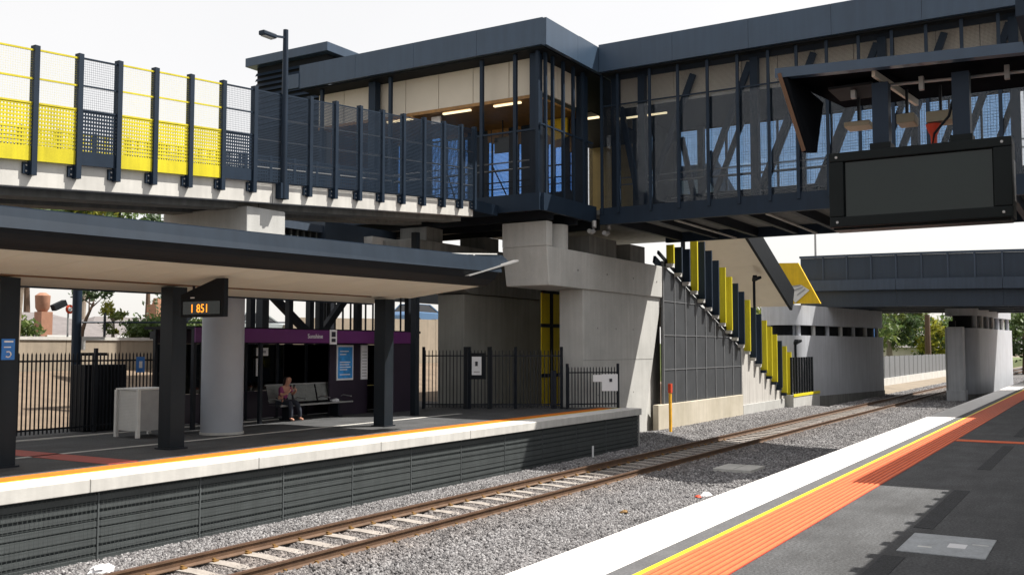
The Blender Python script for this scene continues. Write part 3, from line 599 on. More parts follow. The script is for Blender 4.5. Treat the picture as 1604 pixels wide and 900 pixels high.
for xx in (31.4, 33.8, 36.2, 38.6): MB().tube([(xx, 16.325, 4.95), (xx, 16.296, 4.95)], .035, 8).build('tie_hole', 'concrete_dark', PA)
B(29.1, 29.5, 16.3, 18.1, 5.642, 6.50).build('upstand', 'concrete', PA, bevel=.025)
MB().tube([(30.75, 16.95, 5.64), (30.75, 16.95, 6.53)], .52, 28).build('bearing_pedestal', 'concrete', PA, smooth=True)
for x0, x1 in ((33.2, 35.6), (36.9, 38.4)): B(x0, x1, 16.75, 17.9, 5.642, 6.42).build('bearing_pedestal', 'concrete_dark', PA, bevel=.02)
PB = thing('concrete_pier', 'shaded concrete blade pier behind the picket gate', 'pier', (34, 21.6, -1))
B(31.0, 39.5, 20.98, 22.2, -1.45, 4.2).build('blade', 'concrete_shaded', PB, bevel=.02)
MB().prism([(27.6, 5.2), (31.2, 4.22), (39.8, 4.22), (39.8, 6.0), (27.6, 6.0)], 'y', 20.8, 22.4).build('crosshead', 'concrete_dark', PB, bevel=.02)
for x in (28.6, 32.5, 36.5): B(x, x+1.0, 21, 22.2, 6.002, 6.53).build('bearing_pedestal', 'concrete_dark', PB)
YB = thing('yellow_screen', 'amber yellow screen panels in a dark frame between the piers', 'screen', (34.4, 19, 0))
for a, b in ((33.5, 34.15), (34.32, 35.25)):
    for z0, z1 in ((-1.0, 1.05), (1.12, 3.0), (3.08, 4.35)): B(a, b, 19.0, 19.05, z0, z1).build('panel', 'yellow_bright', YB)
B(34.17, 34.3, 18.93, 19.07, -1.4, 4.4).build('post', 'black_steel', YB)
for z in (1.085, 3.04, 4.38): B(33.4, 35.35, 18.95, 18.998, z-.07, z+.07).build('frame_rail', 'black_steel', YB)
UB = thing('service_building', 'low blue grey service building under the concourse', 'building', (26, 23, 0))
B(25.0, 28.9, 22.6, 24.4, 4.7, 6.45).build('wall', 'bridge_panel', UB)
B(27.0, 29.0, 22.2, 22.58, 4.6, 6.1).build('pier_stub', 'concrete', UB)
for x in (22.3, 25.1, 28.7): B(x-.1, x+.1, 24.2, 24.4, 0, 4.7).build('support_post', 'black_steel', UB)
fr = B(22.2, 24.98, 22.9, 23.0, 4.75, 6.3).build('louvre_frame', 'near_black', UB)
for x in np.arange(22.4, 24.9, .3): B(x-.03, x+.03, 22.8, 22.9, 4.8, 6.1).build('louvre_bar', 'slat_grey', fr)
B(22.1, 24.98, 22.7, 23.05, 6.05, 6.3).build('lintel', 'bridge_blue', UB)
LT = thing('lift_tower', 'louvred navy lift tower with flat overhanging roof', 'tower', (33.5, 30.3, 0))
B(31.25, 36.2, 28.25, 32.4, 6.0, 14.70).build('shaft', 'near_black', LT)
for x in (31.5, 35.9):
    for y in (28.5, 32.1): B(x-.2, x+.2, y-.2, y+.2, -1.9, 6.0).build('leg', 'black_steel', LT)
for z in np.arange(12.0, 14.6, .24):
    MB().prism([(28.2, z), (28.2, z+.03), (28.14, z-.09), (28.11, z-.12)], 'x', 31.2, 36.2).build('louvre', 'navy', LT)
    MB().prism([(31.2, z), (31.2, z+.03), (31.14, z-.09), (31.11, z-.12)], 'y', 28.2, 32.4).build('louvre', 'navy', LT)
B(30.85, 36.6, 27.9, 32.75, 14.70, 15.10).build('roof', 'navy_fascia', LT, bevel=.02)
TW = thing('radio_mast', 'faint slim radio mast rising behind the bridge roof', 'mast', (120, 55, 0))
mb = MB(); mb.tube([(150, 74.0, -1), (150, 74.0, 50)], [.25, .12], 6); mb.build('mast', 'white_metal', TW)
for z in (43, 46.5): MB().bar((150, 73, z), (150, 75.3, z), .25).build('antenna', 'white_metal', TW)

# ================================================================== STAIRCASE beyond the pier
ST = thing('staircase', 'covered staircase with yellow and dark blades descending past the pier', 'staircase', (48, 17.5, -1.3))
SZ = lambda x: 6.2-.3645*(x-39.05)
B(38.4, 49.5, 16.2, 16.45, -1.6, -.22).build('plinth', 'concrete_stain', ST, bevel=.02)
B(49.52, 58.0, 16.2, 16.45, -1.6, -.75).build('plinth', 'concrete', ST, bevel=.02)
xs = list(np.arange(39.25, 49.5, 1.28)); xs[-1] = 49.46
zl = [-.215, 1.25, 2.72, 4.18, 5.65, 7.0]
for a, b in zip(xs[:-1], xs[1:]):
    for z0, z1 in zip(zl[:-1], zl[1:]):
        ta, tb = min(z1-.03, SZ(a)-.25), min(z1-.03, SZ(b)-.25)
        if ta <= z0+.05: continue
        tb = max(tb, z0+.03)
        MB().prism([(a+.03, z0), (b-.03, z0), (b-.03, tb), (a+.03, ta)], 'y', 16.30, 16.36).build('wall_panel', 'wall_mesh', ST)
for a in xs: B(a-.03, a+.03, 16.27, 16.37, -.21, max(SZ(a)-.25, .0)).build('wall_frame', 'wall_frame', ST)
for z in zl[1:-1]:
    xe = 39.05+(6.2-z-.25)/.3645
    B(39.25, min(xe, 49.46), 16.275, 16.365, z-.03, z-.001).build('wall_frame', 'wall_frame', ST)
MB().prism([(39.3, -.2), (49.4, -.2), (49.4, SZ(49.4)-.28), (39.3, SZ(39.3)-.28)], 'y', 16.4, 16.44).build('wall_backing', 'near_black', ST)
xs = list(np.linspace(49.55, 57.6, 8))
for a, b in zip(xs[:-1], xs[1:]):
    MB().prism([(a+.01, -.74), (b-.01, -.74), (b-.01, max(SZ(b)-.12, -.7)), (a+.01, max(SZ(a)-.12, -.68))], 'y', 16.26, 16.36).build('wall_panel', 'stair_white', ST)
MB().bar((38.6, 16.24, SZ(38.6)-.16), (49.5, 16.24, SZ(49.5)-.16), .08, .14).build('stringer', 'near_black', ST)
MB().bar((38.6, 16.42, SZ(38.6)-.45), (57.6, 16.42, SZ(57.6)-.4), .10, .3).build('stringer', 'navy', ST)
# blades: y = yellow, d = dark
pos = np.linspace(39.6, 57.5, 20); seqf = 'yddydddyyddyddyyydyy'
for i, x in enumerate(pos):
    c = seqf[i % len(seqf)]
    lo, hi = SZ(x)-.22, SZ(x)+2.45
    if x < 42: hi = min(hi, 6.55)
    B(x-.06, x+.06, 15.92, 16.255, lo, hi+random.uniform(-.05, .05)).build('screen_blade', 'yellow' if c == 'y' else 'navy', ST)
    B(x-.12, x+.12, 15.98, 16.258, lo-.16, lo).build('blade_shoe', 'concrete_pale' if i < 14 else 'navy', ST)
for i in range(22):
    x = 39.6+i*.8; B(x, x+.82, 16.46, 19.2, SZ(x)-.75, SZ(x)-.45).build('step', 'concrete', ST)
RF = lambda x: 8.08-.425*(x-50.26)
xs = list(np.linspace(45, 58.4, 12))
for a, b in zip(xs[:-1], xs[1:]):
    MB().hexa([(a, 16.32, RF(a)), (b-.01, 16.32, RF(b-.01)), (b-.01, 19.3, RF(b-.01)), (a, 19.3, RF(a))], [(a, 16.32, RF(a)+.05), (b-.01, 16.32, RF(b-.01)+.05), (b-.01, 19.3, RF(b-.01)+.05), (a, 19.3, RF(a)+.05)]).build('soffit_panel', 'beige_panel', ST)
MB().bar((44.8, 16.2, RF(44.8)+.62), (58.9, 16.2, RF(58.9)+.62), .16, 1.35).build('fascia', 'near_black', ST)
MB().bar((44.8, 17.8, RF(44.8)+.55), (58.6, 17.8, RF(58.6)+.55), 3.0, .10).build('roof_sheet', 'navy', ST)
for x in (49.0, 57.0): B(x-.09, x+.09, 19.1, 19.28, -1.5, RF(x)).build('roof_post', 'black_steel', ST)
LD = thing('stair_landing', 'low concrete landing with dark upright bars and yellow edge', 'landing', (60, 16, -1.3))
B(57.2, 63.2, 15.75, 19, -1.6, -.55).build('slab', 'concrete', LD, bevel=.02); B(57.2, 63.2, 15.72, 15.748, -.66, -.5).build('edge_band', 'line_yellow', LD)
for x in np.arange(57.4, 62.6, .58): B(x-.09, x+.09, 15.85, 15.95, -.548, 1.62).build('bar', 'near_black', LD)
for x, y, zt, zb in ((53.8, 16.9, 6.0, .2), (60.9, 16.6, 2.5, -.54)):
    s = thing('stair_lamp', 'dark short lamp standing beside the lower flight' if x < 55 else 'dark short lamp standing on the landing', 'lamp', (x, y, zb))
    MB().tube([(x, y, zb), (x, y, zt)], .08, 10).build('pole', 'near_black', s)
    for d in (-1, 1): MB().bar((x, y, zt-.06), (x+d*.45, y-.2, zt+.12), .22, .14).build('lamp_head', 'near_black', s)

# ================================================================== ROAD OVERBRIDGE
OB = thing('road_overbridge', 'dark blue road overbridge with panelled parapet beyond the station', 'bridge', (72, 5, 5))
TZ = lambda y: 8.24-.0042*(17.5-y)-.00075*(17.5-y)**2
yb = list(np.arange(17.6, -32, -1.52))
for i, (a, b) in enumerate(zip(yb[:-1], yb[1:])):
    dl = TZ(a)-8.24; dr = TZ(b)-8.24; sk = 0
    def q(x0, x1, z0, z1, a2=a, b2=b): return MB().hexa([(x0, b2, z0+dr), (x1, b2, z0+dr), (x1, a2-sk*(7.6-z0)*.3, z0+dl), (x0, a2-sk*(7.6-z0)*.3, z0+dl)], [(x0, b2, z1+dr), (x1, b2, z1+dr), (x1, a2-sk*(7.6-z1)*.3, z1+dl), (x0, a2-sk*(7.6-z1)*.3, z1+dl)])
    q(66.0, 66.12, 6.35, 8.1, a-.05, b+.05).build('parapet_panel', 'bridge_panel', OB)
    q(65.93, 66.14, 6.4, 8.12, b+.05, b-.05).build('parapet_post', 'bridge_blue', OB)
    q(65.9, 66.18, 8.12, 8.26).build('parapet_rail', 'bridge_blue', OB)
    if i % 4 == 0:
        b4 = yb[min(i+4, len(yb)-1)]; dr = TZ(b4)-8.24
        q(65.75, 66.3, 5.92, 6.6, a, b4+.02).build('edge_beam', 'bridge_blue', OB)
        q(66.05, 66.5, 4.85, 5.915, a, b4+.01).build('girder', 'bridge_panel', OB)
        q(66.5, 80, 5.3, 6.4, a, b4+.01).build('deck', 'concrete_dark', OB); q(79.5, 80, 4.85, 5.29, a, b4+.01).build('girder', 'bridge_panel', OB)
        for gx in (69.5, 73, 76.5): q(gx, gx+.5, 4.85, 5.29, a, b4+.01).build('girder', 'bridge_panel', OB)
        q(80.0, 80.2, 6.41, 8.1, a, b4+.01).build('parapet_panel', 'bridge_panel', OB)
def stadium(p, q, r, n=14):
    p = Vector(p+(0,)); q = Vector(q+(0,)); d = (q-p).normalized(); a0 = math.atan2(d.y, d.x)
    return [(p.x+r*math.cos(a0+math.pi/2+math.pi*k/n), p.y+r*math.sin(a0+math.pi/2+math.pi*k/n)) for k in range(n+1)]+[(q.x+r*math.cos(a0-math.pi/2+math.pi*k/n), q.y+r*math.sin(a0-math.pi/2+math.pi*k/n)) for k in range(n+1)]
def opier(label, p, q, r, z1, z2, z3):
    t = thing('overbridge_pier', label, 'pier', (p[0], p[1], -1.4), 'piers under the road overbridge')
    MB().prism(stadium(p, q, r), 'z', -1.7, z1).build('crash_wall', 'pier_paint', t, smooth=True)
    MB().prism(stadium(p, q, r*.97), 'z', z2, z3).build('crosshead', 'pier_paint', t, smooth=True)
    P = Vector(p+(0,)); Q = Vector(q+(0,)); n = 7
    MB().prism(stadium(p, q, r*.55), 'z', z1, z2).build('core', 'near_black', t)
    for k in range(n):
        c = P.lerp(Q, k/(n-1)); d = (Q-P).normalized(); nn = Vector((-d.y, d.x, 0))
        e = c-nn*r*.72; MB().tube([(e.x, e.y, z1), (e.x, e.y, z2)], .14, 8).build('stub_column', 'white_metal' if k % 2 else 'pier_paint', t)
    MB().prism(stadium(p, q, r*1.03), 'z', -1.8, -.9).build('footing', 'concrete_dark', t, smooth=True)
    return t
opier('grey rounded overbridge pier beside the stair landing', (62.6, 17.8), (75.5, 15.6), 1.4, 2.95, 3.6, 4.845)
t = opier('grey rounded overbridge pier beside the near platform', (73.2, 8.6), (85, 7.6), 1.1, 3.5, 4.35, 4.845)
B(70.2, 71.3, 8.25, 9.2, -1.7, 3.55).build('buttress', 'pier_paint', t, bevel=.03)
B(70.1, 71.4, 8.15, 9.3, -1.75, -.6).build('buttress_base', 'pier_paint', t, bevel=.03)
B(70.4, 70.8, 8.7, 9.1, 3.55, 3.95).build('signal_box', 'near_black', t)
YP = thing('yellow_cladding', 'slanted amber panel with pale louvre at the end of the overbridge', 'cladding', (62, 17, 5))
MB().prism([(18.3, 7.55), (16.64, 7.5), (15.31, 4.92), (17.1, 4.95)], 'x', 62.0, 62.25).build('panel', 'yellow_amber', YP)
lv = MB().prism([(17.45, 6.05), (16.45, 6.1), (15.95, 5.75), (16.85, 4.98)], 'x', 61.94, 61.998).build('louvre', 'white_metal', YP)
for k in range(3):
    f = k*.3; MB().hexa([(61.9, 17.3-f, 5.95-.25*k), (61.9, 16.5-f*.5, 6.05-.12*k), (61.938, 16.5-f*.5, 6.05-.12*k), (61.938, 17.3-f, 5.95-.25*k)], [(61.9, 17.3-f, 6.02-.25*k), (61.9, 16.5-f*.5, 6.12-.12*k), (61.938, 16.5-f*.5, 6.12-.12*k), (61.938, 17.3-f, 6.02-.25*k)]).build('louvre_blade', 'grey_metal', lv)
B(62.25, 62.6, 17.0, 17.3, 2.9, 4.95).build('support', 'column_paint', YP)
ol = thing('bridge_lamp_pole', 'thin lamp pole standing on the road overbridge', 'pole', (68, 17.05, 6.4)); MB().tube([(68, 17.05, 6.4), (68, 17.05, 13)], [.09, .05], 8).build('pole', 'grey_metal', ol)

# ================================================================== SHELTER, BENCH, FENCES
SH = thing('waiting_shelter', 'dark glazed waiting shelter with purple name fascia', 'shelter', (23, 21.5, 0))
B(17.9, 27.9, 20.72, 22.75, 2.66, 2.74).build('roof', 'near_black', SH)
B(17.9, 27.6, 20.68, 20.72, 2.31, 2.70).build('name_fascia', 'purple', SH)
B(17.9, 27.6, 22.3, 22.36, .02, .85).build('back_wall', 'shelter_dark', SH)
B(17.95, 27.6, 22.3, 22.34, 2.28, 2.66).build('back_header', 'shelter_dark', SH)
for x0, x1 in ((18.0, 19.5), (19.6, 21.2), (21.3, 22.5), (22.6, 23.8), (23.9, 25.3), (25.4, 27.5)):
    B(x0, x1, 22.315, 22.33, .86, 2.27).build('glass_pane', 'glass_dark', SH)
for x in (17.95, 19.55, 21.25, 22.55, 23.85, 25.35, 27.55): B(x-.04, x+.04, 22.28, 22.38, .0, 2.66).build('frame_post', 'black_steel', SH)
for x in (17.95, 20.35, 25.75): B(x-.05, x+.05, 20.74, 20.84, .0, 2.66).build('front_post', 'black_steel', SH)
B(25.75, 27.65, 20.74, 20.82, .0, 2.31).build('kiosk_wall', 'shelter_dark', SH); B(27.58, 27.65, 20.83, 22.3, .0, 2.6).build('end_wall', 'shelter_dark', SH)
B(23.85, 25.72, 21.3, 21.36, .0, 2.3).build('screen_wall', 'shelter_dark', SH)
po = B(24.15, 24.95, 21.265, 21.298, 1.12, 2.25).build('poster_frame', 'sign_white', SH); B(24.2, 24.9, 21.255, 21.264, 1.18, 2.19).build('poster', 'poster_blue', po)
for k, (w, z) in enumerate(((.42, 2.05), (.3, 1.95), (.5, 1.7), (.45, 1.62), (.52, 1.54), (.35, 1.46), (.5, 1.3))): B(24.28, 24.28+w, 21.25, 21.2545, z-.015, z+.015).build('print_line', 'sign_white', po)
tb = B(25.35, 25.68, 21.265, 21.298, 1.12, 2.25).build('timetable', 'sign_white', SH)
for k in range(9): B(25.40, 25.63, 21.26, 21.2645, 1.22+k*.1, 1.245+k*.1).build('print_line', 'grey_metal', tb)
n1 = B(21.62, 22.1, 22.25, 22.28, 1.92, 2.16).build('notice', 'sign_white', SH); B(21.7, 22.0, 22.244, 22.2495, 2.0, 2.08).build('print_line', 'grey_metal', n1)
n2 = B(21.62, 21.88, 22.25, 22.28, 1.3, 1.84).build('notice', 'sign_white', SH)
for k in range(5): B(21.66, 21.84, 22.244, 22.2495, 1.38+k*.09, 1.4+k*.09).build('print_line', 'grey_metal', n2)
text('lettering', 'Sunshine', .19, (22.15, 20.672, 2.45), (1, 0, 0), 'sign_white', SH)
mk = B(23.13, 23.45, 20.66, 20.678, 2.27, 2.72).build('symbol_plate', 'sign_white', SH)
B(23.2, 23.38, 20.65, 20.659, 2.5, 2.66).build('symbol', 'sign_ink', mk); B(23.2, 23.38, 20.65, 20.659, 2.34, 2.45).build('symbol', 'sign_ink', mk)
B(25.9, 26.05, 20.72, 20.738, 1.55, 1.85).build('notice', 'sign_white', SH); B(25.5, 25.62, 20.72, 20.735, 2.3, 2.31)
# pole beside the shelter
pp = thing('steel_pole', 'square navy steel pole beside the shelter end', 'pole', (25.55, 19.2, 0)); B(25.45, 25.65, 19.1, 19.3, 0, 5.9).build('pole', 'post_dark', pp)
BN = thing('bench', 'perforated steel three seat bench in front of the shelter', 'bench', (22.9, 21.1, 0))
MB().grid((21.25, 20.85, .46), (3.15, 0, 0), (0, .5, .0), 80, 13, .6, .6).build('seat', 'bench_steel', BN)
MB().tube([(21.22, 20.83, .455), (24.42, 20.83, .455)], .028, 8).build('seat_edge', 'grey_metal', BN)
for a in (21.28, 22.34, 23.4):
    MB().grid((a, 21.36, .52), (.99, 0, 0), (0, .14, .52), 26, 14, .6, .6).build('backrest', 'bench_steel', BN)
MB().tube([(21.25, 21.5, 1.05), (24.4, 21.5, 1.05)], .025, 8).build('back_rail', 'grey_metal', BN)
for x in (21.25, 22.32, 23.38, 24.4): MB().tube([(x, 20.86, .62), (x, 21.2, .66), (x, 21.36, .6)], .02, 6).build('armrest', 'grey_metal', BN)
for x in (21.8, 23.9):
    B(x-.04, x+.04, 20.95, 21.3, .0, .44).build('leg', 'black_steel', BN); B(x-.06, x+.06, 20.85, 21.4, .0, .04).build('foot', 'black_steel', BN)
CB = thing('cabinet', 'pale grey perforated metal cabinet on legs standing on the platform', 'cabinet', (16.1, 20.4, 0))
for x in (15.62, 16.58):
    for y in (20.0, 20.8): B(x-.04, x+.04, y-.04, y+.04, .0, 1.14).build('leg', 'white_metal', CB)
B(15.6, 16.6, 19.98, 20.82, 1.14, 1.18).build('top', 'white_metal', CB)
B(15.67, 16.54, 20.03, 20.77, .16, 1.13).build('body', 'grey_metal', CB)
MB().grid((15.64, 20.76, .16), (0, -.72, 0), (0, 0, .97), 22, 28, .7, .7).build('perforated_panel', 'white_metal', CB)
MB().grid((15.66, 20.0, .16), (.88, 0, 0), (0, 0, .97), 24, 28, .6, .6).build('perforated_panel', 'grey_metal', CB)
DK = thing('dark_cabinet', 'tall black steel cabinet behind the picket fence', 'cabinet', (16.8, 23, 0))
B(16.0, 17.25, 22.62, 23.2, .0, 1.72).build('body', 'near_black', DK, bevel=.02)
for k in range(12): B(16.06+k*.1, 16.1+k*.1, 22.6, 22.619, .1, 1.62).build('rib', 'black_steel', DK)
B(17.9, 18.3, 20.5, 20.8, 0, 1.15)
TB = thing('ticket_reader', 'slim dark ticket reader with blue face beside canopy post', 'ticket reader', (17.0, 20.3, 0))
B(16.93, 17.2, 20.2, 20.42, 0, 1.2).build('body', 'near_black', TB, bevel=.02); B(16.98, 17.15, 20.185, 20.199, .55, 1.12).build('face', 'sign_blue', TB)
# picket fences
def fence(label, p, q, h, sp, n_post, base=0., name='picket_fence', gate=False):
    p = Vector(p+(0,)); q = Vector(q+(0,)); d = (q-p); Ln = d.length; ang = math.atan2(d.y, d.x); d.normalize(); nn = Vector((-d.y, d.x, 0))
    t = thing(name, label, 'fence', (p.x, p.y, base))
    for z in (.16, h-.22):
        a = p+nn*.02+Vector((0, 0, z+base)); MB().bar(a, a+d*Ln, .03, .045).build('rail', 'black_steel', t)
    mb = MB(); mb.box(-.016, .016, -.011, .011, .05, h-.06); mb.add([(-.016, -.011, h-.06), (.016, -.011, h-.06), (.016, .011, h-.06), (-.016, .011, h-.06), (0, 0, h)], [(0, 1, 4), (1, 2, 4), (2, 3, 4), (3, 0, 4)]); pm = mesh_of(mb, 'picket')
    n = int(Ln/sp)
    for i in range(n):
        o = mobj('picket', pm, 'black_steel', t); o.location = d*(sp*(i+.5)); o.rotation_euler = (0, 0, ang)
    for i in range(n_post):
        c = p+d*(Ln*i/(n_post-1)); B(c.x-.04, c.x+.04, c.y-.04, c.y+.04, base, base+h+.1).build('post', 'black_steel', t)
    return t, d, nn
FL, d, nn = fence('long black picket fence along the back of the platform', (9.0, 22.45), (18.6, 22.45), 2.05, .112, 5)
bs = B(17.4, 17.66, 22.385, 22.4, 1.5, 1.92).build('blue_sign', 'sign_blue', FL); B(17.48, 17.58, 22.378, 22.384, 1.62, 1.8).build('symbol', 'sign_white', bs)
FR, d, nn = fence('tall black picket fence and gate across the platform end', (28.4, 20.95), (30.95, 16.75), 2.1, .125, 4)
def plate(par, P, d, nn, s, w, z0, z1, off, name, mat):
    a = Vector(P+(0,))+d*s-nn*off; mb = MB(); c = [a-nn*.01, a+d*w-nn*.01, a+d*w+nn*.01, a+nn*.01]; mb.hexa([v+Vector((0, 0, z0)) for v in c], [v+Vector((0, 0, z1)) for v in c]); return mb.build(name, mat, par)
# which side of the fence faces the tracks: -x side
P0 = (28.4, 20.95)
sg = 1 if nn.x > 0 else -1
for s in (1.5, 2.35):
    plate(FR, P0, d, nn, s-.08, .16, 0, 2.2, 0.0, 'gate_post', 'near_black')
g = plate(FR, P0, d, nn, 1.72, .34, 1.2, 1.85, .05*sg, 'notice', 'sign_white'); plate(FR, P0, d, nn, 1.84, .09, 1.52, 1.68, .075*sg, 'pictogram', 'sign_ink'); plate(FR, P0, d, nn, 1.80, .2, 1.3, 1.33, .075*sg, 'print_line', 'grey_metal')
plate(FR, P0, d, nn, 1.62, .6, 1.05, 1.98, .025*sg, 'gate_plate', 'near_black')
FS, d2, n2 = fence('short black picket fence with white notice at the platform tip', (31.1, 16.6), (32.45, 15.25), 1.5, .115, 2)
P1 = (31.1, 16.6); sg2 = 1 if n2.x > 0 else -1
plate(FS, P1, d2, n2, 1.28, .60, .62, 1.22, .05*sg2, 'notice', 'sign_white'); plate(FS, P1, d2, n2, 1.56, .1, .95, 1.06, .075*sg2, 'pictogram', 'sign_ink'); plate(FS, P1, d2, n2, .95, .34, .95, 1.2, .05*sg2, 'notice', 'sign_white')
HD = thing('bollard', 'dark purple bollard post before the yellow screen', 'bollard', (30.95, 17.1, 0)); B(30.88, 31.05, 17.0, 17.17, 0, 1.35).build('post', 'cloth_dark', HD, bevel=.02)
YS = thing('wheel_stop', 'yellow kerb block with blue base beyond the platform fence', 'kerb block', (28.1, 22.0, 0)); B(27.75, 28.1, 22.6, 23.0, 0, .95).build('block', 'line_yellow', YS, bevel=.02); B(27.7, 28.15, 22.55, 23.05, 0, .2).build('base', 'sign_blue', YS)
ppn = thing('camera_pole', 'navy camera pole standing behind the picket fence', 'pole', (16.35, 23.5, 0))
MB().tube([(16.35, 23.5, 0), (16.35, 23.5, 4.6)], .12, 14).build('pole', 'navy', ppn, smooth=True)
B(16.45, 17.15, 23.4, 23.55, 2.36, 2.46).build('camera_arm', 'white_metal', ppn); B(16.44, 16.56, 23.4, 23.55, 2.1, 2.36).build('camera', 'white_metal', ppn); B(16.5, 17.2, 23.35, 23.6, 1.95, 2.03).build('bracket', 'near_black', ppn)

# ------------------------------------------------------------------ person on the bench
def skin(name, nodes, edges, mat, parent, root=0, sub=2):
    me = bpy.data.meshes.new(name); me.from_pydata([n[0] for n in nodes], edges, []); me.update(); o = mobj(name, me, mat, parent)
    m = o.modifiers.new('skin', 'SKIN'); m.use_smooth_shade = True
    for i, n in enumerate(nodes):
        v = me.skin_vertices[0].data[i]; v.radius = n[1] if isinstance(n[1], tuple) else (n[1], n[1]); v.use_root = (i == root)
    s = o.modifiers.new('sub', 'SUBSURF'); s.levels = sub; s.render_levels = sub; return o
PR = thing('person', 'person in a pink top sitting on the bench with hands raised', 'person', (21.62, 21.08, .0))
# local frame: x along the bench, -y towards the track
body = [((0, .10, .56), .13), ((0, .06, .74), .125), ((0, -.02, .92), .135), ((.0, -.07, 1.04), .06), ((.02, -.12, 1.12), .075), ((.02, -.15, 1.21), .095), ((.02, -.14, 1.30), .07),
        ((-.17, -.03, .97), .058), ((-.22, -.10, .76), .045), ((-.12, -.30, .86), .036), ((-.06, -.33, .95), .030),
        ((.17, -.03, .97), .058), ((.24, -.12, .78), .045), ((.16, -.32, .90), .036), ((.08, -.34, .97), .030),
        ((-.10, .05, .54), .10), ((-.12, -.36, .55), .075), ((-.12, -.40, .30), .055), ((-.12, -.38, .08), .042), ((-.12, -.52, .04), .038),
        ((.10, .05, .54), .10), ((.14, -.36, .55), .075), ((.18, -.46, .30), .055), ((.20, -.44, .08), .042), ((.20, -.58, .04), .038)]
be = [(0, 1), (1, 2), (2, 3), (3, 4), (4, 5), (5, 6), (2, 7), (7, 8), (8, 9), (9, 10), (2, 11), (11, 12), (12, 13), (13, 14), (0, 15), (15, 16), (16, 17), (17, 18), (18, 19), (0, 20), (20, 21), (21, 22), (22, 23), (23, 24)]
skin('body', body, be, 'skin', PR)
def g(i, k): return (body[i][0], body[i][1]*k)
skin('top', [g(0, 1.10), g(1, 1.12), g(2, 1.10), g(7, 1.2), ((-.21, -.085, .80), .058), g(11, 1.2), ((.225, -.10, .82), .058)], [(0, 1), (1, 2), (2, 3), (3, 4), (2, 5), (5, 6)], 'cloth_pink', PR)
skin('trousers', [((0, .09, .53), .14), g(15, 1.12), g(16, 1.16), g(17, 1.18), g(18, 1.3), g(20, 1.12), g(21, 1.16), g(22, 1.18), g(23, 1.3)], [(0, 1), (1, 2), (2, 3), (3, 4), (0, 5), (5, 6), (6, 7), (7, 8)], 'cloth_dark', PR)
skin('hair', [((.02, -.11, 1.30), .095), ((.02, -.06, 1.22), .10), ((.02, -.02, 1.10), .08), ((.02, .03, .98), .05)], [(0, 1), (1, 2), (2, 3)], 'hair', PR)
for sx in (-.035, .035): MB().tube([(21.64+sx, 20.845, 1.222), (21.64+sx, 20.835, 1.222)], .012, 8).build('eye', 'hair', PR)
MB().tube([(21.64, 20.845, 1.205), (21.64, 20.815, 1.185), (21.64, 20.85, 1.18)], [.006, .013, .008], 6).build('nose', 'skin', PR)
B(21.615, 21.665, 20.84, 20.85, 1.15, 1.158).build('mouth', 'cloth_pink', PR)
for hx, hy, hz_, sgn in ((-.06, -.33, .95, 1), (.08, -.34, .97, -1)):
    for k in range(4):
        b0 = Vector((21.62+hx+sgn*(.0+.012*k), 21.08+hy-.012, hz_+.03-.019*k)); MB().tube([b0, b0+Vector((sgn*.022, -.03, .012)), b0+Vector((sgn*.04, -.022, .02-.004*k))], [.010, .009, .007], 6).build('finger', 'skin', PR)
    b0 = Vector((21.62+hx, 21.08+hy+.01, hz_+.03)); MB().tube([b0, b0+Vector((sgn*.01, -.01, .035)), b0+Vector((sgn*.025, -.02, .055))], [.012, .010, .008], 6).build('thumb', 'skin', PR)
ph = tag(B(21.60, 21.68, 20.70, 20.712, .95, 1.08).build('phone', 'black_plastic'), 'small black phone held in the seated person\'s hands', 'phone')
bagm = rag('shopping_bag', 'small crumpled white bag resting on the steel bench', (23.9, 21.1, .47), .13, 'sign_white', 9, 'bag')

# ================================================================== SIGN GANTRY near the camera
GA = thing('sign_gantry', 'dark overhead canopy with drooping side fin above the near platform', 'gantry', (9.6, .3, 0))
def gz(y): return 4.755-.04*(2.6-y)
MB().hexa([(9.0, -4, gz(-4)-.09), (9.0, 2.6, gz(2.6)-.09), (9.1, 2.6, gz(2.6)-.09), (9.1, -4, gz(-4)-.09)], [(9.0, -4, gz(-4)), (9.0, 2.6, gz(2.6)), (9.1, 2.6, gz(2.6)), (9.1, -4, gz(-4))]).build('front_fascia', 'navy_fascia', GA)
MB().hexa([(9.1, -4, 4.50), (9.1, 2.55, 4.67), (10.5, 2.3, 4.66), (10.5, -4, 4.62)], [(9.1, -4, 4.56), (9.1, 2.55, 4.73), (10.5, 2.3, 4.72), (10.5, -4, 4.68)]).build('soffit', 'matte_black', GA)
fin = MB().hexa([(9.0, 2.58, 4.72), (9.0, 2.50, 4.72), (9.12, 2.34, 3.96), (9.12, 2.38, 3.96)], [(9.05, 2.58, 4.72), (10.0, 2.40, 4.62), (9.3, 2.30, 3.98), (9.14, 2.385, 3.96)]).build('side_fin', 'matte_black', GA)
MB().bar((9.0, 2.56, 4.70), (9.1, 2.37, 3.97), .03, .03).build('fin_edge', 'timber_dark', fin)
B(9.35, 9.85, 1.8, 2.2, 4.575, 4.60).build('soffit_tray', 'near_black', GA)
MB().bar((9.15, 1.75, 4.62), (10.2, 1.55, 4.55), .03, .06).build('soffit_rib', 'beige_panel', GA)
MB().tube([(9.5, -3.5, 4.44), (9.5, 1.0, 4.56), (9.5, 2.1, 4.6)], .014, 6).build('conduit', 'grey_metal', GA)
for y in (.7, 1.4, 2.0): B(9.47, 9.53, y-.02, y+.02, 4.5, 4.62).build('conduit_clip', 'grey_metal', GA)
B(9.5, 9.9, -2.6, -2.2, 0, 4.5).build('column', 'navy', GA)
DS = thing('display_screen', 'large dark display screen in a deep frame above the near platform', 'display', (9.3, 1.4, 3.2))
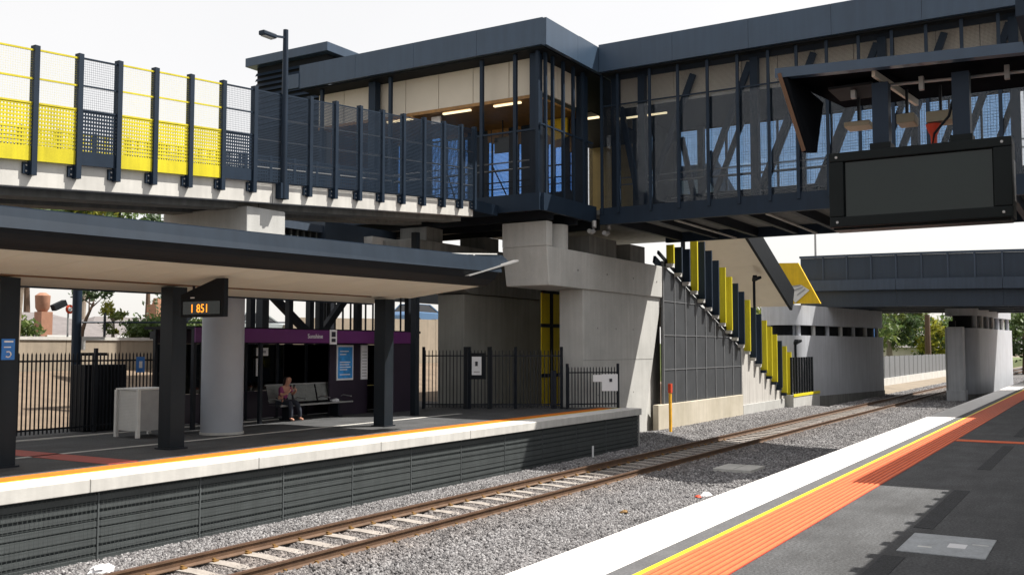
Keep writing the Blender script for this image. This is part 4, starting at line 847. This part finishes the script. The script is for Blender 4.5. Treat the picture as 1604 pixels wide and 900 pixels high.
B(9.2, 9.46, .655, 2.16, 3.245, 3.93).build('housing', 'screen_frame', DS, bevel=.012)
for a in ((.655, 2.16, 3.245, 3.34), (.655, 2.16, 3.845, 3.93), (.655, .80, 3.341, 3.844), (2.03, 2.16, 3.341, 3.844)): B(9.14, 9.199, *a).build('bezel', 'screen_frame', DS, bevel=.01)
B(9.185, 9.199, .81, 2.02, 3.345, 3.84).build('screen', 'screen', DS)
B(9.2, 9.44, .68, 2.14, 3.225, 3.243).build('underside_tray', 'screen_frame', DS)
for y in (.73, 2.09):
    for z in (3.29, 3.885): MB().tube([(9.14, y, z), (9.132, y, z)], .012, 8).build('screw', 'grey_metal', DS)
MB().tube([(9.33, 1.3, 3.93), (9.33, 1.28, 4.05), (9.36, 1.16, 4.2), (9.38, 1.1, 4.45), (9.38, 1.1, 4.56)], .012, 6).build('cable', 'near_black', DS)
for k in range(7): B(9.28+k*.022, 9.29+k*.022, .652, .6545, 3.4, 3.75).build('vent', 'grey_metal', DS)
for y in (1.72, 1.05):
    h = B(9.26, 9.40, y-.07, y+.07, 4.0, 4.56).build('hanger', 'navy', DS); B(9.22, 9.43, y-.09, y+.09, 3.932, 4.0).build('bracket', 'screen_frame', DS)
for y0, y1, z0, z1, lb in ((1.90, 2.14, 4.28, 4.33, 'long flat pale fitting beside the gantry side fin'), (1.50, 1.66, 4.26, 4.35, 'short cube like pale fitting between the display hangers'), (1.17, 1.40, 4.24, 4.34, 'wide pale box fitting above the red funnel beacon')):
    s = thing('light_fitting', lb, 'light fitting', (9.8, (y0+y1)/2, z0), 'fittings under the sign gantry')
    B(9.7, 9.95, y0, y1, z0, z1).build('housing', 'soffit_dim', s, bevel=.01); B(9.8, 9.83, (y0+y1)/2-.012, (y0+y1)/2+.012, z1, 4.6).build('stem', 'black_steel', s)
RH = thing('red_beacon', 'small red funnel beacon hanging beside the display hangers', 'beacon', (9.75, 1.36, 4.0))
MB().tube([(9.78, 1.345, 4.23), (9.78, 1.345, 4.19), (9.78, 1.345, 4.12), (9.78, 1.345, 4.04)], [.07, .06, .03, .028], 14).build('funnel', 'red_paint', RH, smooth=True); MB().tube([(9.78, 1.345, 4.04), (9.78, 1.345, 3.94)], .02, 8).build('stem', 'grey_metal', RH)

# ================================================================== BACKGROUND
tag(MB().hexa([(-60, 24.5, -1.9), (60, 24.5, -1.9), (60, 33.9, -1.9), (-60, 33.9, -1.9)], [(-60, 24.5, -.1), (60, 24.5, -.1), (60, 33.9, 1.3), (-60, 33.9, 1.3)]).build('embankment', 'mulch'), kind='structure')
tag(B(-60, 90, 34.3, 60, -1.9, 2.55).build('road_terrace', 'grass'), kind='structure')
tag(B(-60, 90, 38, 45, 2.55, 2.6).build('road', 'asphalt'), kind='structure')
RW = thing('retaining_wall', 'long sandy retaining wall behind the station', 'wall', (20, 34, 0))
for a in np.arange(-20, 62, 2.4):
    h = 2.45+max(0, (a-22)*.016)*1.0
    h = h+(1.0 if a > 34 else 0)
    B(a+.012, a+2.388, 33.95, 34.28, -1.8, h).build('wall_panel', 'retaining', RW)
B(-20, 33.5, 33.9, 34.32, 2.46, 2.58).build('cap', 'concrete_pale', RW)
for a in (25.0, 31, 37.0): MB().tube([(a, 34.15, 2.5), (a, 34.15, 3.55)], .05, 8).build('rail_post', 'black_steel', RW)
MB().tube([(24, 34.15, 3.15), (40, 34.15, 3.5)], .04, 6).build('rail', 'navy', RW)
def house(name, label, x, y, w, d, hw, hr, wall, z0=2.55):
    t = thing(name, label, 'house', (x, y, z0))
    B(x-w/2, x+w/2, y-d/2, y+d/2, z0, z0+hw).build('wall', wall, t)
    e = .5; rf = MB(); a = [(x-w/2-e, y-d/2-e, z0+hw), (x+w/2+e, y-d/2-e, z0+hw), (x+w/2+e, y+d/2+e, z0+hw), (x-w/2-e, y+d/2+e, z0+hw)]
    r0, r1 = (x-w/2+d*.42, y, z0+hw+hr), (x+w/2-d*.42, y, z0+hw+hr)
    rf.add(a+[r0, r1], [(3, 2, 1, 0), (0, 1, 5, 4), (1, 2, 5), (2, 3, 4, 5), (3, 0, 4)]); R = rf.build('roof', 'roof_tile', t)
    for k in range(3):
        wx = x-w*.33+k*w*.33; f = B(wx-.6, wx+.6, y-d/2-.03, y-d/2-.001, z0+.9, z0+hw-.4).build('window', 'glass_dark', t); B(wx-.66, wx+.66, y-d/2-.06, y-d/2-.031, z0+.8, z0+.9).build('sill', 'white_metal', f)
    return t, R
h, R = house('house', 'brick house with grey tiled roof and terracotta chimney pots', 30.0, 49, 12, 9, .55, 1.6, 'brick_house', 1.9)
ch = B(29.3, 29.9, 44.9, 45.5, 2.6, 3.95).build('chimney', 'terracotta', R)
MB().tube([(29.6, 45.3, 3.95), (29.6, 45.3, 4.15), (29.6, 45.3, 4.75), (29.6, 45.3, 4.9)], [.22, .33, .36, .15], 12).build('cowl', 'terracotta', R, smooth=True)
MB().bar((30.1, 45.2, 4.15), (30.75, 45.2, 4.45), .35, .3).build('cowl_vane', 'near_black', R)
h2, R2 = house('house', 'brick house with tall chimney half hidden by greenery', 43.0, 56, 13, 9, .5, 1.8, 'brick_house', 1.9)
B(41.0, 41.9, 51.0, 51.9, 2.5, 4.9).build('chimney', 'terracotta', R2); MB().tube([(41.45, 51.45, 4.9), (41.45, 51.45, 5.3)], [.35, .25], 10).build('pot', 'terracotta', R2)
def tree(name, label, base, h, crown, nclump, nleaf, leaf, mats=('leaf_a',), bark='bark', seed=0, lean=0, tr=.18, group=None, th=None, cat='tree'):
    rg = np.random.default_rng(seed); t = thing(name, label, cat, base, group); bx, by, bz = base; th = th or h*.62
    mb = MB(); mid = Vector((bx+lean*.4, by, bz+th*.55)); topv = Vector((bx+lean, by, bz+th)); mb.tube([(bx, by, bz-.1), (bx+lean*.15, by+.03, bz+th*.25), mid, topv], [tr*1.3, tr, tr*.8, tr*.5], 8)
    cl = []
    for k in range(nclump):
        a = rg.uniform(0, 6.28); rr = rg.uniform(.15, 1)**.6; zz = rg.uniform(-.9, 1)
        c = Vector((bx+lean+crown[0]*rr*math.cos(a)*math.sqrt(max(.05, 1-zz*zz*.8)), by+crown[0]*rr*math.sin(a)*math.sqrt(max(.05, 1-zz*zz*.8)), bz+h-crown[1]+zz*crown[1])); cl.append(c)
        if k % 2 == 0: mb.tube([mid.lerp(topv, rg.uniform(.2, 1)), (topv.lerp(c, .55))+Vector((0, 0, -.1)), c], [tr*.45, tr*.25, tr*.08], 5)
    mb.build('trunk', bark, t, smooth=True)
    per = nleaf//nclump
    for mi, mt in enumerate(mats):
        V = []; Fc = []
        for c in cl[mi::len(mats)]:
            rad = crown[0]*rg.uniform(.22, .42); P = rg.normal(size=(per, 3))*np.array([rad*.55, rad*.55, rad*.38])+np.array(c)
            A = rg.normal(size=(per, 3)); A /= np.linalg.norm(A, axis=1)[:, None]; Bv = np.cross(A, rg.normal(size=(per, 3))); Bv /= np.linalg.norm(Bv, axis=1)[:, None]
            s = leaf*rg.uniform(.6, 1.4, size=(per, 1)); b = len(V)
            Q = np.stack([P-A*s, P+Bv*s*.45, P+A*s, P-Bv*s*.45], 1).reshape(-1, 3); V += Q.tolist(); Fc += [(b+4*i, b+4*i+1, b+4*i+2, b+4*i+3) for i in range(per)]
        me = bpy.data.meshes.new('crown'); me.from_pydata(V, [], Fc); me.update(); off = wloc(t); me.transform(Matrix.Translation(-off)); mobj('crown', me, mt, t)
    return t
tree('gum_tree', 'slender gum tree with bare pale trunk behind the picket fence', (17.4, 28, .5), 7.5, (1.8, 1.2), 16, 900, .14, ('leaf_a',), 'bark', 1, .3, .11)
tree('leafy_tree', 'yellow green shrubby tree beside the sandy wall', (27.9, 37.5, 2.5), 1.6, (.55, .8), 10, 700, .10, ('leaf_y', 'leaf_b'), 'bark', 2, 0, .07)
for k, (x, y, hh, r, lb) in enumerate(((30.0, 37.5, .9, 1.3, 'low green shrub below the tall brick chimney'), (33.0, 38, 1.0, 1.6, 'broad green shrub on the terrace above the sandy wall'), (22.0, 36.4, .5, 1.2, 'small olive shrub at the foot of the tiled house'))):
    tree('shrub', lb, (x, y, 2.5), hh, (r, hh*.5), 16, 2400, .12, ('leaf_b', 'leaf_a'), 'bark', 10+k, 0, .05, th=hh*.5, cat='shrub')
tree('gum_tree', 'tall olive gum tree whose crown shows above the canopy', (42.0, 60, 2.4), 10.6, (3.3, 2.4), 34, 5200, .24, ('leaf_a', 'leaf_y'), 'bark', 4, .5, .28)
tree('gum_tree', 'thin reddish gum tree top beside the olive crown', (38.2, 60, 2.4), 10.0, (2.2, 1.5), 18, 1500, .2, ('leaf_c',), 'bark_dark', 5, -.3, .22)
tree('gum_tree', 'small dark tree top peeping over the canopy', (47.5, 60, 2.4), 9.3, (1.3, .9), 10, 900, .2, ('leaf_c',), 'bark_dark', 6, 0, .2)
tree('street_tree', 'sparse street tree with thin hanging branches by the houses', (33.5, 41, 2.5), 2.6, (2.0, .6), 10, 160, .12, ('leaf_c',), 'bark_dark', 7, .4, .07)
tree('street_tree', 'dark leaning street tree beside the camera pole', (27.0, 38.5, 2.5), 2.7, (.8, .5), 8, 300, .12, ('leaf_c',), 'bark_dark', 8, .6, .09)
ss = thing('round_road_sign', 'round red edged road sign on a thin pole above the wall', 'road sign', (24.2, 38, 2.5))
MB().tube([(26.7, 39, 2.5), (26.7, 39, 4.0)], .04, 8).build('pole', 'grey_metal', ss); MB().tube([(26.7, 38.9, 3.85), (26.7, 38.87, 3.85)], .2, 20).build('disc', 'marker_red', ss); MB().tube([(26.7, 38.869, 3.85), (26.7, 38.86, 3.85)], .1, 20).build('face', 'sign_white', ss)
def car(label, x, y, z, mat):
    t = thing('parked_car', label, 'car', (x, y, z))
    MB().prism([(-2.1, .35), (2.1, .35), (2.12, .72), (1.95, .88), (1.0, .95), (-1.75, .98), (-2.12, .8)], 'y', y-.82, y+.82)
    bd = MB().prism([(x+a, z+b) for a, b in ((-2.1, .3), (2.1, .3), (2.14, .66), (1.98, .84), (1.05, .95), (-1.8, .98), (-2.14, .75))], 'y', y-.84, y+.84).build('body', mat, t, bevel=.06)
    MB().hexa([(x-1.75, y-.78, z+.96), (x+1.05, y-.78, z+.94), (x+1.05, y+.78, z+.94), (x-1.75, y+.78, z+.96)], [(x-1.25, y-.62, z+1.42), (x+.25, y-.62, z+1.42), (x+.25, y+.62, z+1.42), (x-1.25, y+.62, z+1.42)]).build('windows', 'glass_dark', t)
    B(x-1.28, x+.28, y-.63, y+.63, z+1.42, z+1.47).build('roof', mat, t, bevel=.02)
    for p, q in (((x-1.72, x-1.22)), ((x+1.02, x+.24))):
        for s in (-1, 1): MB().bar((p, y+s*.77, z+.97), (q, y+s*.625, z+1.43), .07).build('pillar', mat, t)
    for wx in (-1.3, 1.3):
        for s in (-1, 1):
            w = MB().tube([(x+wx, y+s*.70, z+.32), (x+wx, y+s*.87, z+.32)], .32, 18).build('wheel', 'rubber', t); MB().tube([(x+wx, y+s*.871, z+.32), (x+wx, y+s*.88, z+.32)], .2, 14).build('rim', 'grey_metal', w)
    for s in (-1, 1): B(x+2.08, x+2.16, y+s*.6-.15, y+s*.6+.15, z+.6, z+.72).build('headlight', 'sign_white', t)
    return t
car('silver car parked on the terrace behind the steel truss', 38.6, 40.0, 2.6, 'car_silver')
tag(B(40, 62, 35.5, 44, 2.3, 3.45).build('upper_terrace', 'retaining'), kind='structure')
car('blue car parked on the higher terrace above the sandy wall', 50.5, 37.6, 3.45, 'car_blue')
TS = thing('steel_truss', 'dark steel truss frame standing above the shelter roof', 'truss', (27.5, 25, 0))
for x in (20.5, 23.4, 24.0, 26.9, 27.4, 29.6, 31.2, 32.8): B(x-.11, x+.11, 24.9, 25.12, 0, 5.4).build('post', 'black_steel', TS)
for z in (2.55, 5.3): B(20, 33, 24.88, 25.14, z-.12, z+.12).build('chord', 'black_steel', TS)
for a, b, c, e in ((24.1, 4.6, 26.8, 2.7), (29.6, 4.8, 27.5, 2.7), (23.3, 4.6, 20.6, 2.7)): MB().bar((a, 25.0, b), (c, 25.0, e), .2, .26).build('brace', 'black_steel', TS)
for x in np.arange(28, 32.6, .45): B(x-.03, x+.03, 25.15, 25.2, 2.7, 5.2).build('baluster', 'black_steel', TS)
# beyond the overbridge
LW = thing('boundary_wall', 'low pale boundary wall under a dark paling fence', 'wall', (100, 17, -1.8))
MB().prism([(84, -1.9), (140, -1.9), (140, -.45), (84, -.5)], 'y', 17.0, 17.3).build('wall', 'concrete_pale', LW)
tag(MB().hexa([(80, 14.4, -1.9), (140, 14.4, -1.9), (140, 17, -1.9), (80, 17, -1.9)], [(80, 14.4, -1.4), (140, 14.4, -1.4), (140, 17, -1.25), (80, 17, -1.1)]).build('verge', 'dirt'), kind='structure')
PFN = thing('paling_fence', 'dark grey paling fence on the low pale wall', 'fence', (100, 17.1, -.5))
for k in range(100): x = 86+k*.5; B(x, x+.46, 17.1, 17.16, -.5, 1.45+random.uniform(-.03, .03)).build('paling', 'wall_frame' if k % 5 else 'slat_grey', PFN)
tag(B(84, 300, 17.4, 120, -1.9, -.3).build('far_ground', 'grass'), kind='structure')
for k, (x, y, hh, cr_, ln, mt, bk, lb) in enumerate(((104, 24.0, 8.2, (3.2, 2.8), .3, ('leaf_a', 'leaf_c'), 'bark_dark', 'tall tree with dark red trunk beyond the overbridge'), (122, 25.5, 9.0, (4.0, 3.2), .2, ('leaf_a', 'leaf_b'), 'bark_dark', 'broad brown trunked tree beyond the paling fence'),
        (140, 25.5, 9.5, (4.2, 3.6), -.5, ('leaf_c', 'leaf_b'), 'bark', 'bushy dark green tree farther along the fence'), (150, 22.0, 6.5, (3.2, 2.8), 1.8, ('leaf_a', 'leaf_y'), 'bark_dark', 'leaning tree with drooping leaves by the fence'), (170, 20.5, 7.0, (4.0, 3.0), 0, ('leaf_a',), 'bark', 'rounded green tree at the far end of the fence'), (98, 20.6, 2.6, (1.3, 1.3), 0, ('leaf_y', 'leaf_b'), 'bark', 'small yellow green bush by the pier'))):
    tree('roadside_tree', lb, (x, y, -.35), hh, cr_, 30, 4200, .30, mt, bk, 30+k, ln, .42 if hh > 8 else .16)
BS = thing('blue_banner_sign', 'tall blue banner sign on a pale post behind the paling fence', 'sign', (100, 20, -.3)); B(100, 100.1, 19.6, 20.3, 2.2, 5.3).build('banner', 'sign_blue', BS); B(100, 100.1, 19.8, 20.1, -.35, 2.2).build('post', 'sign_white', BS)
DP = thing('utility_pole', 'dark utility pole beyond the paling fence', 'pole', (128, 19.3, -.3)); MB().tube([(128, 18.9, -.3), (128, 18.9, 6.2)], [.4, .3], 8).build('pole', 'bark_dark', DP)
house('house', 'pale low house glimpsed under the trees beyond the fence', 165, 27, 16, 9, 2.6, 1.8, 'render_house', -.35)
for k, (x, y, hh) in enumerate(((150, 10.0, 9), (165, 6.5, 10), (185, 12, 11), (175, 1.5, 8))):
    tree('distant_tree', ('dark distant tree seen past the platform end', 'tall distant tree behind the near overbridge pier', 'broad distant tree down the line', 'small distant tree beside the line')[k], (x, y, -1.9), hh, (4.0, 3.0), 24, 2600, .36, ('leaf_c', 'leaf_a'), 'bark_dark', 50+k, 0, .3)
tag(MB().hexa([(120, -30, -1.9), (260, -30, -1.9), (260, 7, -1.9), (120, 7.0, -1.9)], [(120, -30, 1.0), (260, -30, 1.0), (260, 3.5, 1.0), (120, 3.5, 1.0)]).build('rocky_bank', 'mulch'), kind='structure')

tree('roadside_tree', 'bright leafy tree glimpsed between the stair blades', (80.5, 24.5, -.35), 6.2, (2.2, 2.2), 22, 3000, .22, ('leaf_b', 'leaf_y'), 'bark', 77, 0, .2)
